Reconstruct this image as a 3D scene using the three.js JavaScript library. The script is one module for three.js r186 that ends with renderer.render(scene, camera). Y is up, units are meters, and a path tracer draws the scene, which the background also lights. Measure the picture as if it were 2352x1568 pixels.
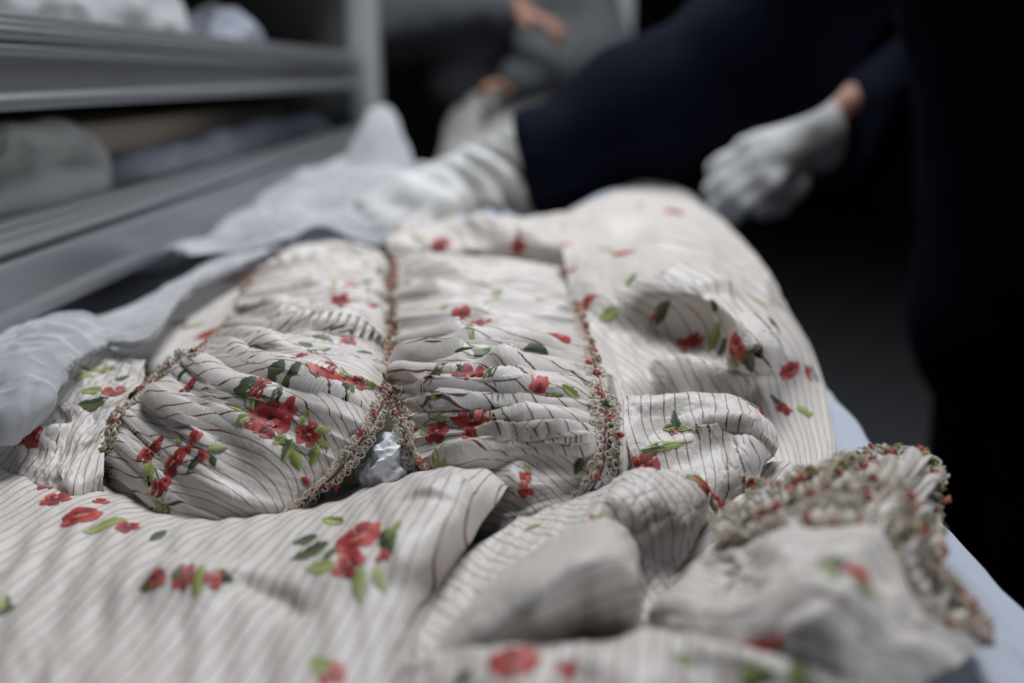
import * as THREE from 'three';
import { mergeGeometries, mergeVertices } from 'three/addons/utils/BufferGeometryUtils.js';
import { RectAreaLightUniformsLib } from 'three/addons/lights/RectAreaLightUniformsLib.js';
import { RoundedBoxGeometry } from 'three/addons/geometries/RoundedBoxGeometry.js';

// ------------------------------------------------------------------ camera, light, exposure
const scene = new THREE.Scene();
scene.background = new THREE.Color(0x000000);
const T = 0.80;                                   // height of the pulled-out tray's floor
const F = 2287, W = 2352, H = 1568;               // lens in pixels of the photograph
const camera = new THREE.PerspectiveCamera(2 * Math.atan(H / 2 / F) * 180 / Math.PI, W / H, 0.02, 30);
camera.rotation.order = 'YXZ';
camera.position.set(0, T + 0.20, 0);
camera.rotation.set(-15 * Math.PI / 180, 1.85 * Math.PI / 180, 0);
camera.focus = 0.472;
camera.userData.fStop = 3.1;
camera.updateMatrixWorld(true);
const renderer = new THREE.WebGLRenderer({ antialias: true });
renderer.toneMapping = THREE.LinearToneMapping;
renderer.toneMappingExposure = 0.88;
renderer.shadowMap.enabled = true;
RectAreaLightUniformsLib.init();

// ------------------------------------------------------------------ helpers
const V3 = (x, y, z) => new THREE.Vector3(x, y, z);
const fwd = V3(0, 0, -1).applyQuaternion(camera.quaternion);
function ray(px, py) { return V3((px - W / 2) / F, -(py - H / 2) / F, -1).applyQuaternion(camera.quaternion); }
function P(px, py, h) { const r = ray(px, py); return camera.position.clone().addScaledVector(r, (T + h - camera.position.y) / r.y); }   // measured point at height h over the tray
function D(px, py, d) { return camera.position.clone().addScaledVector(ray(px, py), d); }                                            // measured point at distance d
const camInv = camera.matrixWorld.clone().invert();
const tmpV = V3(0, 0, 0);
function toPixel(p) { tmpV.copy(p).applyMatrix4(camInv); return [W / 2 + F * tmpV.x / -tmpV.z, H / 2 - F * tmpV.y / -tmpV.z, -tmpV.z]; }

let seed = 20240607;
const rnd = () => { seed = (seed * 1664525 + 1013904223) >>> 0; return seed / 4294967296; };
const rr = (a, b) => a + (b - a) * rnd();
const hash = (x, y, z) => { let n = Math.imul(x, 374761393) + Math.imul(y, 668265263) + Math.imul(z, 2147483647 ^ 0x5bd1e995); n = Math.imul(n ^ (n >>> 13), 1274126177); return ((n ^ (n >>> 16)) >>> 0) / 4294967296; };
function noise(x, y, z = 0) {                      // smooth value noise, -1..1
  const X = Math.floor(x), Y = Math.floor(y), Z = Math.floor(z), f = (t) => t * t * t * (t * (t * 6 - 15) + 10);
  const u = f(x - X), v = f(y - Y), w = f(z - Z), l = (a, b, t) => a + (b - a) * t;
  return 2 * l(l(l(hash(X, Y, Z), hash(X + 1, Y, Z), u), l(hash(X, Y + 1, Z), hash(X + 1, Y + 1, Z), u), v), l(l(hash(X, Y, Z + 1), hash(X + 1, Y, Z + 1), u), l(hash(X, Y + 1, Z + 1), hash(X + 1, Y + 1, Z + 1), u), v), w) - 1;
}
const fbm = (x, y, z = 0, o = 3) => { let s = 0, a = 1, t = 0; for (let i = 0; i < o; i++) { s += a * noise(x, y, z + i * 7.3); t += a; a *= 0.5; x *= 2.03; y *= 2.03; } return s / t; };
const smooth = (a, b, x) => { const t = Math.min(1, Math.max(0, (x - a) / (b - a))); return t * t * (3 - 2 * t); };
const used = new Map();
function numbered(n) { const k = used.get(n) || 0; used.set(n, k + 1); return k ? n + '_' + String(k).padStart(3, '0') : n; }
function shade(o) { o.traverse((m) => { if (m.isMesh) { m.castShadow = true; m.receiveShadow = true; } }); return o; }
function mesh(name, geo, mat, parent = scene) { const m = new THREE.Mesh(geo, mat); m.name = parent === scene ? numbered(name) : name; m.castShadow = m.receiveShadow = true; parent.add(m); return m; }
function group(name, label, category, grp) { const g = new THREE.Group(); g.name = numbered(name); scene.add(g); g.userData = { label, category }; if (grp) g.userData.group = grp; return g; }
function tag(o, label, category, grp) { o.userData.label = label; o.userData.category = category; if (grp) o.userData.group = grp; return o; }
function structure(name, geo, mat, label) { const m = mesh(name, geo, mat); m.userData.kind = 'structure'; m.userData.label = label; m.userData.category = name.split('_')[0]; return m; }
function boxAt(x0, x1, y0, y1, z0, z1, r = 0) { const g = r ? new RoundedBoxGeometry(x1 - x0, y1 - y0, z1 - z0, 2, r) : new THREE.BoxGeometry(x1 - x0, y1 - y0, z1 - z0); g.translate((x0 + x1) / 2, (y0 + y1) / 2, (z0 + z1) / 2); return g; }

// ------------------------------------------------------------------ textures and materials
function dataTex(w, h, fn, srgb) {
  const d = new Uint8Array(w * h * 4);
  for (let y = 0; y < h; y++) for (let x = 0; x < w; x++) { const c = fn(x / w, y / h, x, y), i = (y * w + x) * 4; d[i] = c[0]; d[i + 1] = c[1]; d[i + 2] = c[2]; d[i + 3] = 255; }
  const t = new THREE.DataTexture(d, w, h); t.wrapS = t.wrapT = THREE.RepeatWrapping; t.magFilter = THREE.LinearFilter; t.minFilter = THREE.LinearMipmapLinearFilter; t.generateMipmaps = true;
  if (srgb) t.colorSpace = THREE.SRGBColorSpace; t.needsUpdate = true; return t;
}
const mixc = (a, b, t) => [a[0] + (b[0] - a[0]) * t, a[1] + (b[1] - a[1]) * t, a[2] + (b[2] - a[2]) * t];
// woven silk: cream ground, pairs of fine broken maroon stripes (tile 44 mm: four repeats of 11 mm)
const TILE = 0.044;
const STRIPES = [0.02, 0.44, 1, 1.46, 2.03, 2.45, 3.01, 3.44].map((s) => s / 4 + 0.03);
const stripeTex = dataTex(1024, 1024, (u, v, x, y) => {
  const weave = ((x * 3 + y * 5) % 8) / 8 - 0.5, slub = (hash(x >> 1, y >> 4, 5) - 0.5) + (hash(x >> 4, y >> 1, 9) - 0.5);
  let c = [204 + slub * 9 + weave * 4, 198 + slub * 9 + weave * 4, 191 + slub * 8 + weave * 4];
  for (let k = 0; k < STRIPES.length; k++) {
    let dx = Math.abs(u - STRIPES[k]) * TILE * 1000;                   // millimetres
    const wv = 0.21 + 0.04 * Math.sin(v * 6.283 * 3 + k);
    if (dx < wv + 0.12) {
      const dash = (v * 36 + k * 0.37) % 1, edge = 1 - smooth(wv - 0.08, wv + 0.1, dx);
      const thread = dash < 0.62 ? [70, 28, 38] : (k % 2 ? [136, 96, 90] : [126, 74, 70]);
      c = mixc(c, thread, edge * 0.95);
    } else if (k % 2 === 0 && Math.abs(dx - 0.75) < 0.1) c = mixc(c, [186, 174, 156], 0.6);
  }
  return c;
}, true);
const creaseTex = dataTex(512, 512, (u, v) => {
  const w = (s) => { const a = u * s, b = v * s, n = (x, y) => noise(((x % s) + s) % s, ((y % s) + s) % s, s); return n(a, b); };
  const e = Math.min(u, 1 - u, v, 1 - v) * 12, k = Math.min(1, e);
  const g = 128 + k * (46 * w(9) + 30 * w(21) + 22 * w(48)); return [g, g, g];
});
const M = {};
M.cloth = new THREE.MeshPhysicalMaterial({ map: stripeTex, roughness: 0.52, bumpMap: creaseTex, bumpScale: 0.0006, sheen: 0.25, sheenRoughness: 0.5, sheenColor: new THREE.Color(1, 0.98, 0.94), side: THREE.DoubleSide });
M.embroidery = new THREE.MeshPhysicalMaterial({ vertexColors: true, roughness: 0.55, sheen: 0.2, sheenRoughness: 0.5, side: THREE.DoubleSide });
M.lace = new THREE.MeshStandardMaterial({ color: 0xcfc5b4, roughness: 0.8 });
M.thread = new THREE.MeshStandardMaterial({ vertexColors: true, roughness: 0.75 });
M.lining = new THREE.MeshStandardMaterial({ color: 0xc2b8a6, roughness: 0.95, side: THREE.DoubleSide });
M.tissue = new THREE.MeshPhysicalMaterial({ color: 0xb4b6ba, roughness: 1, transmission: 0.42, thickness: 0, bumpMap: creaseTex, bumpScale: 0.0012, side: THREE.DoubleSide });
M.tissueDense = new THREE.MeshPhysicalMaterial({ color: 0xa6acb8, roughness: 0.95, bumpMap: creaseTex, bumpScale: 0.001, side: THREE.DoubleSide });
M.tissueWhite = new THREE.MeshPhysicalMaterial({ color: 0xeceff5, roughness: 0.9, side: THREE.DoubleSide });
M.batting = new THREE.MeshStandardMaterial({ color: 0xd2d5d6, roughness: 1, bumpMap: creaseTex, bumpScale: 0.004 });
M.poly = new THREE.MeshPhysicalMaterial({ color: 0xc5cbc8, roughness: 0.55, transmission: 0.5, thickness: 0, bumpMap: creaseTex, bumpScale: 0.001, side: THREE.DoubleSide });
const brushed = dataTex(256, 256, (u, v, x, y) => { const g = 215 + 24 * (hash(y, 3, 1) - 0.5) + 16 * (hash(x >> 5, y, 2) - 0.5); return [g, g, g]; });
M.alu = new THREE.MeshStandardMaterial({ color: 0xa2a5a8, metalness: 0.75, roughness: 0.38, roughnessMap: brushed });
M.steel = new THREE.MeshStandardMaterial({ color: 0x6d6d6b, metalness: 0.1, roughness: 0.55 });
M.enamel = new THREE.MeshStandardMaterial({ color: 0xa3a7a6, roughness: 0.45 });
M.cavity = new THREE.MeshStandardMaterial({ color: 0x8d887f, roughness: 0.9 });
M.board = new THREE.MeshStandardMaterial({ color: 0x9a9082, roughness: 0.95 });
const knit = dataTex(256, 256, (u, v, x, y) => { const n = hash(x >> 2, y >> 2, 4), g = 26 + 26 * n * n + 10 * hash(x, y, 8); return [g, g + 1, g + 2]; }, true); knit.repeat.set(6, 6);
M.navy = new THREE.MeshPhysicalMaterial({ color: 0x050816, roughness: 0.9, specularIntensity: 0.15, sheen: 0.06, sheenColor: new THREE.Color(0.08, 0.11, 0.4), sheenRoughness: 0.6 });
M.trousers = new THREE.MeshPhysicalMaterial({ color: 0x0a0b10, roughness: 0.95, specularIntensity: 0.2 });
M.knit = new THREE.MeshStandardMaterial({ color: 0x44474a, roughness: 1 });
M.skin = new THREE.MeshPhysicalMaterial({ color: 0x8a6250, roughness: 0.6 });
M.glove = new THREE.MeshStandardMaterial({ color: 0xc2c2c0, roughness: 0.95 });
M.hair = new THREE.MeshStandardMaterial({ color: 0x1c1410, roughness: 0.7 });
M.eye = new THREE.MeshStandardMaterial({ color: 0x201a18, roughness: 0.2 });
M.dark = new THREE.MeshStandardMaterial({ color: 0x15161a, roughness: 0.9 });
M.wall = new THREE.MeshPhysicalMaterial({ color: 0x5a5b5e, roughness: 0.95, specularIntensity: 0.3 });
M.ceil = new THREE.MeshStandardMaterial({ color: 0x6a6b6d, roughness: 0.95 });
M.floor = new THREE.MeshPhysicalMaterial({ color: 0x454648, roughness: 0.95, specularIntensity: 0.3 });
M.lamp = new THREE.MeshStandardMaterial({ color: 0xffffff, emissive: new THREE.Color(0.95, 0.98, 1), emissiveIntensity: 3 });
M.skirtcloth = new THREE.MeshStandardMaterial({ color: 0xb5b3b0, roughness: 0.95 });

// ------------------------------------------------------------------ the room
structure('floor', boxAt(-2.2, 2.6, -0.1, 0, -9.1, 2.2), M.floor, 'grey floor of the dim store room');
structure('ceiling', boxAt(-2.2, 2.6, 2.7, 2.8, -9.1, 2.2), M.ceil, 'grey ceiling over the store room');
structure('wall_back', boxAt(-2.2, 2.6, 0, 2.7, -9.1, -9.0), M.wall, 'grey back wall of the store room');
structure('wall_front', boxAt(-2.2, 2.6, 0, 2.7, 2.1, 2.2), M.wall, 'grey wall behind the viewer');
structure('wall_left', boxAt(-2.3, -2.2, 0, 2.7, -9.0, 2.1), M.wall, 'grey wall behind the storage cabinet');
structure('wall_right', boxAt(2.6, 2.7, 0, 2.7, -9.0, 2.1), M.wall, 'grey wall behind the person in navy');
function lamp(x, z, w, l, power, label) {
  const g = group('ceiling_lamp', label, 'lamp', 'ceiling lamps'); g.position.set(x, 2.7, z);
  mesh('housing', boxAt(-w / 2 - 0.03, w / 2 + 0.03, -0.07, 0, -l / 2 - 0.03, l / 2 + 0.03, 0.01), M.enamel, g);
  for (const [a, b, c, d] of [[-w / 2 - .03, -w / 2 - .02, -l / 2 - .03, l / 2 + .03], [w / 2 + .02, w / 2 + .03, -l / 2 - .03, l / 2 + .03], [-w / 2 - .02, w / 2 + .02, -l / 2 - .03, -l / 2 - .02], [-w / 2 - .02, w / 2 + .02, l / 2 + .02, l / 2 + .03]]) mesh('side_shade', boxAt(a, b, -.42, -.07, c, d), M.steel, g);
  mesh('diffuser', boxAt(-w / 2, w / 2, -0.078, -0.066, -l / 2, l / 2), M.lamp, g);
  const r = new THREE.RectAreaLight(0xf4f8ff, power, w, l); r.position.set(0, -0.085, 0); r.rotation.x = -Math.PI / 2; r.name = 'lamp_light'; g.add(r);
}
lamp(0.02, -1.40, 0.7, 1.3, 17, 'flat ceiling lamp hanging over the far end of the tray');
// frosted window in the right wall, beside the viewer: cool daylight reaching into the drawers
{ const wz = 0.25, y0 = 0.95, y1 = 2.0, hw = 0.55, g = new THREE.Group(); g.name = 'window_1'; g.userData = { kind: 'structure', label: 'frosted window in the right wall', category: 'window' }; scene.add(g);
  mesh('pane', boxAt(2.575, 2.59, y0, y1, wz - hw, wz + hw), M.lamp, g);
  for (const [a, b, c, d] of [[y0 - .05, y0, wz - hw - .05, wz + hw + .05], [y1, y1 + .05, wz - hw - .05, wz + hw + .05], [y0, y1, wz - hw - .05, wz - hw], [y0, y1, wz + hw, wz + hw + .05]]) mesh('window_frame', boxAt(2.56, 2.6, a, b, c, d), M.enamel, g);
  const r = new THREE.RectAreaLight(0xeef3ff, 7, hw * 2, y1 - y0); r.position.set(2.565, (y0 + y1) / 2, wz); r.lookAt(0, (y0 + y1) / 2, wz); r.name = 'window_light'; g.add(r); }

// ------------------------------------------------------------------ cloth panels: bicubic patches over measured points, with crests and pleats
const cr = (a, b, c, d, t) => 0.5 * (2 * b + (c - a) * t + (2 * a - 5 * b + 4 * c - d) * t * t + (3 * b - a - 3 * c + d) * t * t * t);
class Panel {
  constructor(rows, nu, nv) {
    this.nu = nu; this.nv = nv;
    const c = rows.map((r) => r.map((q) => q.isVector3 ? q : q.length === 4 ? D(q[0], q[1], q[3]) : P(q[0], q[1], q[2])));
    const R = c.length, C = c[0].length, at = (i, j) => c[Math.min(R - 1, Math.max(0, i))][Math.min(C - 1, Math.max(0, j))];
    this.pos = new Float32Array((nu + 1) * (nv + 1) * 3);
    for (let j = 0; j <= nv; j++) {
      const y = j / nv * (R - 1), i0 = Math.min(R - 2, Math.floor(y)), ty = y - i0;
      for (let i = 0; i <= nu; i++) {
        const x = i / nu * (C - 1), j0 = Math.min(C - 2, Math.floor(x)), tx = x - j0, o = (j * (nu + 1) + i) * 3;
        ['x', 'y', 'z'].forEach((k, n) => {
          const row = [-1, 0, 1, 2].map((a) => cr(at(i0 + a, j0 - 1)[k], at(i0 + a, j0)[k], at(i0 + a, j0 + 1)[k], at(i0 + a, j0 + 2)[k], tx));
          this.pos[o + n] = cr(row[0], row[1], row[2], row[3], ty);
        });
      }
    }
    let wsum = 0, lsum = 0;
    for (let j = 0; j <= nv; j++) for (let i = 0; i < nu; i++) wsum += this.p(i, j).distanceTo(this.p(i + 1, j));
    for (let i = 0; i <= nu; i++) for (let j = 0; j < nv; j++) lsum += this.p(i, j).distanceTo(this.p(i, j + 1));
    this.width = wsum / (nv + 1); this.length = lsum / (nu + 1);
    const ua = [0], va = [0]; for (let i = 0; i < nu; i++) { let t = 0; for (let j = 0; j <= nv; j += 4) t += this.p(i, j).distanceTo(this.p(i + 1, j)); ua.push(ua[i] + t); }
    for (let j = 0; j < nv; j++) { let t = 0; for (let i = 0; i <= nu; i += 4) t += this.p(i, j).distanceTo(this.p(i, j + 1)); va.push(va[j] + t); }
    this.ua = ua.map((t) => t / ua[nu]); this.va = va.map((t) => t / va[nv]);
    this.base = this.pos; this.flip = 1; this.normals(); let s = 0; for (let k = 1; k < this.nrm.length; k += 3) s += this.nrm[k]; if (s < 0) { this.flip = -1; this.normals(); }
  }
  p(i, j) { const o = (j * (this.nu + 1) + i) * 3; return V3(this.pos[o], this.pos[o + 1], this.pos[o + 2]); }
  pb(i, j) { const o = (j * (this.nu + 1) + i) * 3; return V3(this.base[o], this.base[o + 1], this.base[o + 2]); }
  normals() {
    const { nu, nv } = this, n = this.nrm = new Float32Array(this.pos.length), a = V3(0, 0, 0), b = V3(0, 0, 0);
    for (let j = 0; j <= nv; j++) for (let i = 0; i <= nu; i++) {
      a.copy(this.p(Math.min(nu, i + 1), j)).sub(this.p(Math.max(0, i - 1), j)); b.copy(this.p(i, Math.min(nv, j + 1))).sub(this.p(i, Math.max(0, j - 1)));
      a.cross(b).normalize().multiplyScalar(-this.flip); const o = (j * (nu + 1) + i) * 3; n[o] = a.x; n[o + 1] = a.y; n[o + 2] = a.z;
    }
  }
  n(i, j) { const o = (j * (this.nu + 1) + i) * 3; return V3(this.nrm[o], this.nrm[o + 1], this.nrm[o + 2]); }
  pixels() { if (this.pix) return this.pix; const N = (this.nu + 1) * (this.nv + 1), q = this.pix = new Float32Array(N * 3); for (let k = 0; k < N; k++) { const t = toPixel(V3(this.pos[k * 3], this.pos[k * 3 + 1], this.pos[k * 3 + 2])); q.set(t, k * 3); } return q; }
  find(px, py) { const q = this.pixels(); let best = 1e18, bi = 0; for (let k = 0; k < q.length / 3; k++) { const dx = q[k * 3] - px, dy = q[k * 3 + 1] - py, d = dx * dx + dy * dy + q[k * 3 + 2] * 60; if (d < best) { best = d; bi = k; } } return [bi % (this.nu + 1), Math.floor(bi / (this.nu + 1))]; }
  displace(fn) {                                   // fn(u, v, point) -> [along normal, along v]
    const { nu, nv } = this, out = new Float32Array(this.pos.length);
    for (let j = 0; j <= nv; j++) for (let i = 0; i <= nu; i++) {
      const o = (j * (nu + 1) + i) * 3, p = this.p(i, j), n = this.n(i, j), d = fn(this.ua[i], this.va[j], p, this.ua[i] * this.width, this.va[j] * this.length);
      p.addScaledVector(n, d[0]);
      if (d[1]) { const t = this.p(i, Math.min(nv, j + 1)).sub(this.p(i, Math.max(0, j - 1))).normalize(); p.addScaledVector(t, d[1]); }
      out[o] = p.x; out[o + 1] = p.y; out[o + 2] = p.z;
    }
    this.pos = out; this.pix = null; this.normals(); return this;
  }
  // crests: each {at: [[px, py], ...], a: height, near: width on the near side, far: width on the far side}
  crests(list) {
    const lines = list.map((c) => ({ ...c, pts: c.at.map(([x, y]) => this.p(...this.find(x, y))) }));
    const ab = V3(0, 0, 0), ap = V3(0, 0, 0), q = V3(0, 0, 0);
    return this.displace((u, v, p) => {
      let dn = 0, dt = 0;
      for (const c of lines) {
        let best = 1e9, t0 = 0, side = 1, L = 0, at = 0;
        for (let k = 0; k < c.pts.length - 1; k++) {
          ab.copy(c.pts[k + 1]).sub(c.pts[k]); ap.copy(p).sub(c.pts[k]);
          const len = ab.length(), t = Math.min(1, Math.max(0, ap.dot(ab) / (len * len))); q.copy(c.pts[k]).addScaledVector(ab, t);
          const d = q.distanceTo(p); if (d < best) { best = d; at = L + t * len; side = ab.z * ap.x - ab.x * ap.z > 0 ? 1 : -1; }
          L += len;
        }
        if (best > 4 * Math.max(c.near, c.far)) continue;
        const wid = side > 0 ? c.near : c.far, e = Math.exp(-best * best / (wid * wid)), end = smooth(0, 0.22, at / L) * smooth(0, 0.22, 1 - at / L) * 0.9 + 0.1;
        dn += c.a * e * end; dt += (c.lean || 0) * c.a * Math.exp(-best * best / (wid * wid * 0.7)) * end;
      }
      return [dn, dt];
    });
  }
  geometry(uvf, own = 0) {                         // own: how far each column keeps its own cloth length, so pleats take up cloth
    const { nu, nv } = this, cum = new Float32Array((nu + 1) * (nv + 1)); let mean = 0;
    if (own) { for (let i = 0; i <= nu; i++) { for (let j = 1; j <= nv; j++) cum[j * (nu + 1) + i] = cum[(j - 1) * (nu + 1) + i] + this.p(i, j).distanceTo(this.p(i, j - 1)); mean += cum[nv * (nu + 1) + i] / (nu + 1); }
      const rad = Math.floor(nu / 6); for (let pass = 0; pass < 2; pass++) for (let j = 0; j <= nv; j++) { const o = j * (nu + 1), row = cum.slice(o, o + nu + 1), acc = [0]; for (let i = 0; i <= nu; i++) acc.push(acc[i] + row[i]); for (let i = 0; i <= nu; i++) { const a = Math.max(0, i - rad), b = Math.min(nu, i + rad); cum[o + i] = (acc[b + 1] - acc[a]) / (b - a + 1); } } }
    const vAt = (i, j) => own ? this.va[j] + own * (cum[j * (nu + 1) + i] / mean - this.va[j]) : this.va[j], L0 = own ? mean : this.length;
    const N = (nu + 1) * (nv + 1), uv = new Float32Array(N * 2), idx = new Uint32Array(nu * nv * 6); let k = 0;
    for (let j = 0; j <= nv; j++) for (let i = 0; i <= nu; i++) { const c = uvf(this.ua[i], vAt(i, j), this.width, L0, this.p(i, j)), o = (j * (nu + 1) + i) * 2; uv[o] = c[0] / TILE; uv[o + 1] = c[1] / TILE; }
    for (let j = 0; j < nv; j++) for (let i = 0; i < nu; i++) { const a = j * (nu + 1) + i, b = a + 1, c = a + nu + 1, d = c + 1; if (this.flip > 0) { idx.set([a, c, b, b, c, d], k); } else idx.set([a, b, c, b, d, c], k); k += 6; }
    const g = new THREE.BufferGeometry(); g.setAttribute('position', new THREE.BufferAttribute(this.pos, 3)); g.setAttribute('normal', new THREE.BufferAttribute(this.nrm, 3)); g.setAttribute('uv', new THREE.BufferAttribute(uv, 2)); g.setIndex(new THREE.BufferAttribute(idx, 1));
    return g;
  }
  sample(fi, fj) {                                 // point and normal at fractional grid position
    fi = Math.min(this.nu - 1e-4, Math.max(0, fi)); fj = Math.min(this.nv - 1e-4, Math.max(0, fj));
    const i = Math.floor(fi), j = Math.floor(fj), a = fi - i, b = fj - j;
    const p = this.p(i, j).lerp(this.p(i + 1, j), a).lerp(this.p(i, j + 1).lerp(this.p(i + 1, j + 1), a), b);
    const n = this.n(i, j).lerp(this.n(i + 1, j), a).lerp(this.n(i, j + 1).lerp(this.n(i + 1, j + 1), a), b).normalize();
    return [p, n];
  }
}
const along = { u: (k = 0) => (u, v, w, l) => [v * l + k * u * w, u * w], v: (k = 0) => (u, v, w, l) => [u * w + k * v * l, v * l], xz: (deg, sx = 1) => { const c = Math.cos(deg * Math.PI / 180), s = Math.sin(deg * Math.PI / 180); return (u, v, w, l, p) => [(p.x * c + p.z * s) * sx + 1, -p.x * s + p.z * c + 2]; } };
const ruck = (a, fu, fv, z, k = 0) => (u, v, p, U, V) => { const x = U * fu, y = (V + k * U) * fv + 0.9 * noise(U * fu * 0.8, V * 9, z + 5), r = 1 - Math.abs(noise(x, y, z)); const g = a * (1.75 - v); return [g * (r * r * 1.5 - 0.8 + 0.35 * fbm(x * 1.7, y * 2.1, z + 2, 2)), g * 0.2 * r * r]; };
const rumple = (a, sx, sy, z) => (u, v, p) => [a * fbm(u * sx, v * sy, z), 0];

// the dress
const dress = group('striped_dress', 'cream silk dress with maroon stripes, red embroidered roses and fringe, in the tray', 'dress');
const panels = {};
function clothPart(key, name, panel, uvf, label, mat = M.cloth, own = 0) { panels[key] = panel; panel.mesh = mesh(name, panel.geometry(uvf, own), mat, dress); if (label) panel.mesh.userData.label = label; return panel; }

// left front of the bodice
let pn = new Panel([
  [[600, 600, .042], [680, 572, .048], [770, 557, .05], [840, 562, .05], [885, 588, .045]],
  [[562, 660, .044], [660, 640, .052], [770, 630, .054], [850, 635, .053], [890, 650, .047]],
  [[520, 730, .046], [640, 715, .055], [760, 705, .057], [850, 705, .055], [890, 720, .049]],
  [[480, 785, .048], [600, 780, .058], [740, 775, .060], [850, 780, .057], [893, 795, .051]],
  [[440, 815, .048], [580, 830, .060], [720, 840, .062], [840, 850, .058], [895, 868, .051]],
  [[375, 850, .046], [520, 880, .055], [680, 892, .056], [820, 908, .052], [882, 935, .046]],
  [[305, 905, .039], [460, 940, .045], [640, 962, .046], [780, 985, .042], [846, 1000, .037]],
  [[250, 965, .030], [420, 1020, .034], [600, 1052, .033], [735, 1070, .029], [790, 1080, .026]],
  [[225, 1045, .018], [390, 1110, .020], [540, 1142, .019], [665, 1150, .017], [718, 1140, .016]],
  [[250, 1125, .007], [420, 1200, .006], [540, 1218, .006], [620, 1208, .006], [662, 1190, .007]],
], 260, 420);
pn.displace(ruck(0.0036, 3.2, 44, 1, -.25)).displace(ruck(0.0017, 8, 105, 2, -.28)).crests([
  { at: [[450, 800], [560, 835], [660, 862], [760, 900], [880, 945]], a: .010, near: .006, far: .016, lean: .5 },
  { at: [[420, 830], [520, 880], [600, 905], [680, 950]], a: .005, near: .006, far: .012 },
  { at: [[640, 740], [720, 758], [800, 772], [885, 792]], a: .011, near: .006, far: .018, lean: .6 },
  { at: [[600, 690], [700, 720], [780, 735], [880, 745]], a: .008, near: .006, far: .016, lean: .55 },
  { at: [[680, 660], [760, 668], [870, 690]], a: .008, near: .008, far: .018, lean: .6 },
  { at: [[560, 800], [660, 815], [740, 850], [800, 890]], a: .005, near: .006, far: .01 },
  { at: [[330, 890], [420, 960], [480, 1040], [520, 1110]], a: .008, near: .008, far: .014 },
  { at: [[460, 900], [540, 960], [600, 1020], [640, 1090]], a: .004, near: .007, far: .010 },
  { at: [[370, 900], [460, 960], [540, 990], [560, 1010]], a: .005, near: .006, far: .010 },
  { at: [[260, 1000], [330, 1060], [400, 1140], [440, 1190]], a: .006, near: .007, far: .010 },
  { at: [[620, 620], [720, 600], [840, 610]], a: .007, near: .008, far: .016 },
  { at: [[500, 775], [600, 790], [700, 812]], a: .008, near: .006, far: .014, lean: .6 },
]);
clothPart('LB', 'bodice_front', pn, (u, v, w, l) => [1.0 * v * l - .2 * u * w * smooth(.3, .75, v), u * w], undefined, M.cloth, .35);
// right front of the bodice
pn = new Panel([
  [[905, 590, .046], [1010, 590, .05], [1110, 600, .05], [1210, 610, .048], [1290, 620, .046]],
  [[905, 650, .048], [1020, 645, .054], [1130, 650, .054], [1230, 655, .052], [1310, 670, .048]],
  [[905, 720, .050], [1020, 712, .057], [1140, 712, .057], [1250, 718, .055], [1335, 730, .050]],
  [[905, 790, .051], [1020, 785, .060], [1150, 782, .060], [1270, 788, .058], [1355, 800, .052]],
  [[905, 850, .051], [1020, 850, .060], [1150, 850, .061], [1280, 855, .058], [1375, 870, .053]],
  [[900, 890, .048], [1020, 900, .055], [1150, 905, .056], [1290, 910, .055], [1388, 915, .051]],
  [[915, 950, .041], [1030, 950, .048], [1160, 955, .049], [1290, 960, .049], [1392, 965, .046]],
  [[926, 1020, .033], [1040, 1010, .039], [1170, 1010, .040], [1290, 1015, .041], [1392, 1020, .039]],
  [[962, 1082, .024], [1060, 1080, .028], [1180, 1080, .030], [1290, 1085, .031], [1383, 1085, .030]],
  [[1010, 1130, .016], [1090, 1150, .018], [1180, 1160, .019], [1270, 1150, .021], [1350, 1130, .022]],
  [[1060, 1205, .007], [1120, 1230, .008], [1180, 1240, .008], [1240, 1225, .009], [1295, 1195, .010]],
], 240, 420);
pn.displace(ruck(0.0036, 3.2, 44, 11, .05)).displace(ruck(0.0017, 8, 105, 12, .05)).crests([
  { at: [[908, 818], [980, 830], [1080, 836], [1210, 826]], a: .012, near: .005, far: .016, lean: .55 },
  { at: [[1110, 845], [1200, 858], [1280, 872], [1350, 880]], a: .010, near: .006, far: .014, lean: .5 },
  { at: [[940, 880], [1020, 888], [1120, 886], [1220, 905], [1370, 925]], a: .007, near: .005, far: .012, lean: .5 },
  { at: [[1120, 690], [1230, 712], [1330, 735]], a: .009, near: .008, far: .018, lean: .6 },
  { at: [[960, 768], [1100, 782], [1200, 790], [1330, 795]], a: .009, near: .006, far: .016, lean: .55 },
  { at: [[960, 600], [1040, 625], [1130, 672]], a: .010, near: .007, far: .022, lean: .5 },
  { at: [[920, 660], [1020, 674], [1110, 684]], a: .008, near: .007, far: .016, lean: .6 },
  { at: [[930, 715], [1040, 725], [1160, 745], [1250, 750]], a: .007, near: .007, far: .014, lean: .5 },
  { at: [[950, 940], [1050, 925], [1140, 935], [1250, 955], [1380, 965]], a: .004, near: .005, far: .008 },
  { at: [[985, 1075], [1060, 1035], [1140, 995], [1200, 970]], a: .008, near: .005, far: .010, lean: .4 },
  { at: [[1160, 970], [1240, 985], [1330, 1005], [1385, 1000]], a: .006, near: .005, far: .010, lean: .4 },
  { at: [[1170, 1060], [1190, 1100], [1200, 1150]], a: .005, near: .005, far: .006 },
  { at: [[1080, 1110], [1200, 1120], [1300, 1135]], a: .004, near: .006, far: .010 },
]);
clothPart('RB', 'bodice_front', pn, (u, v, w, l) => [1.0 * v * l + .12 * u * w, u * w], undefined, M.cloth, .35);
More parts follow.
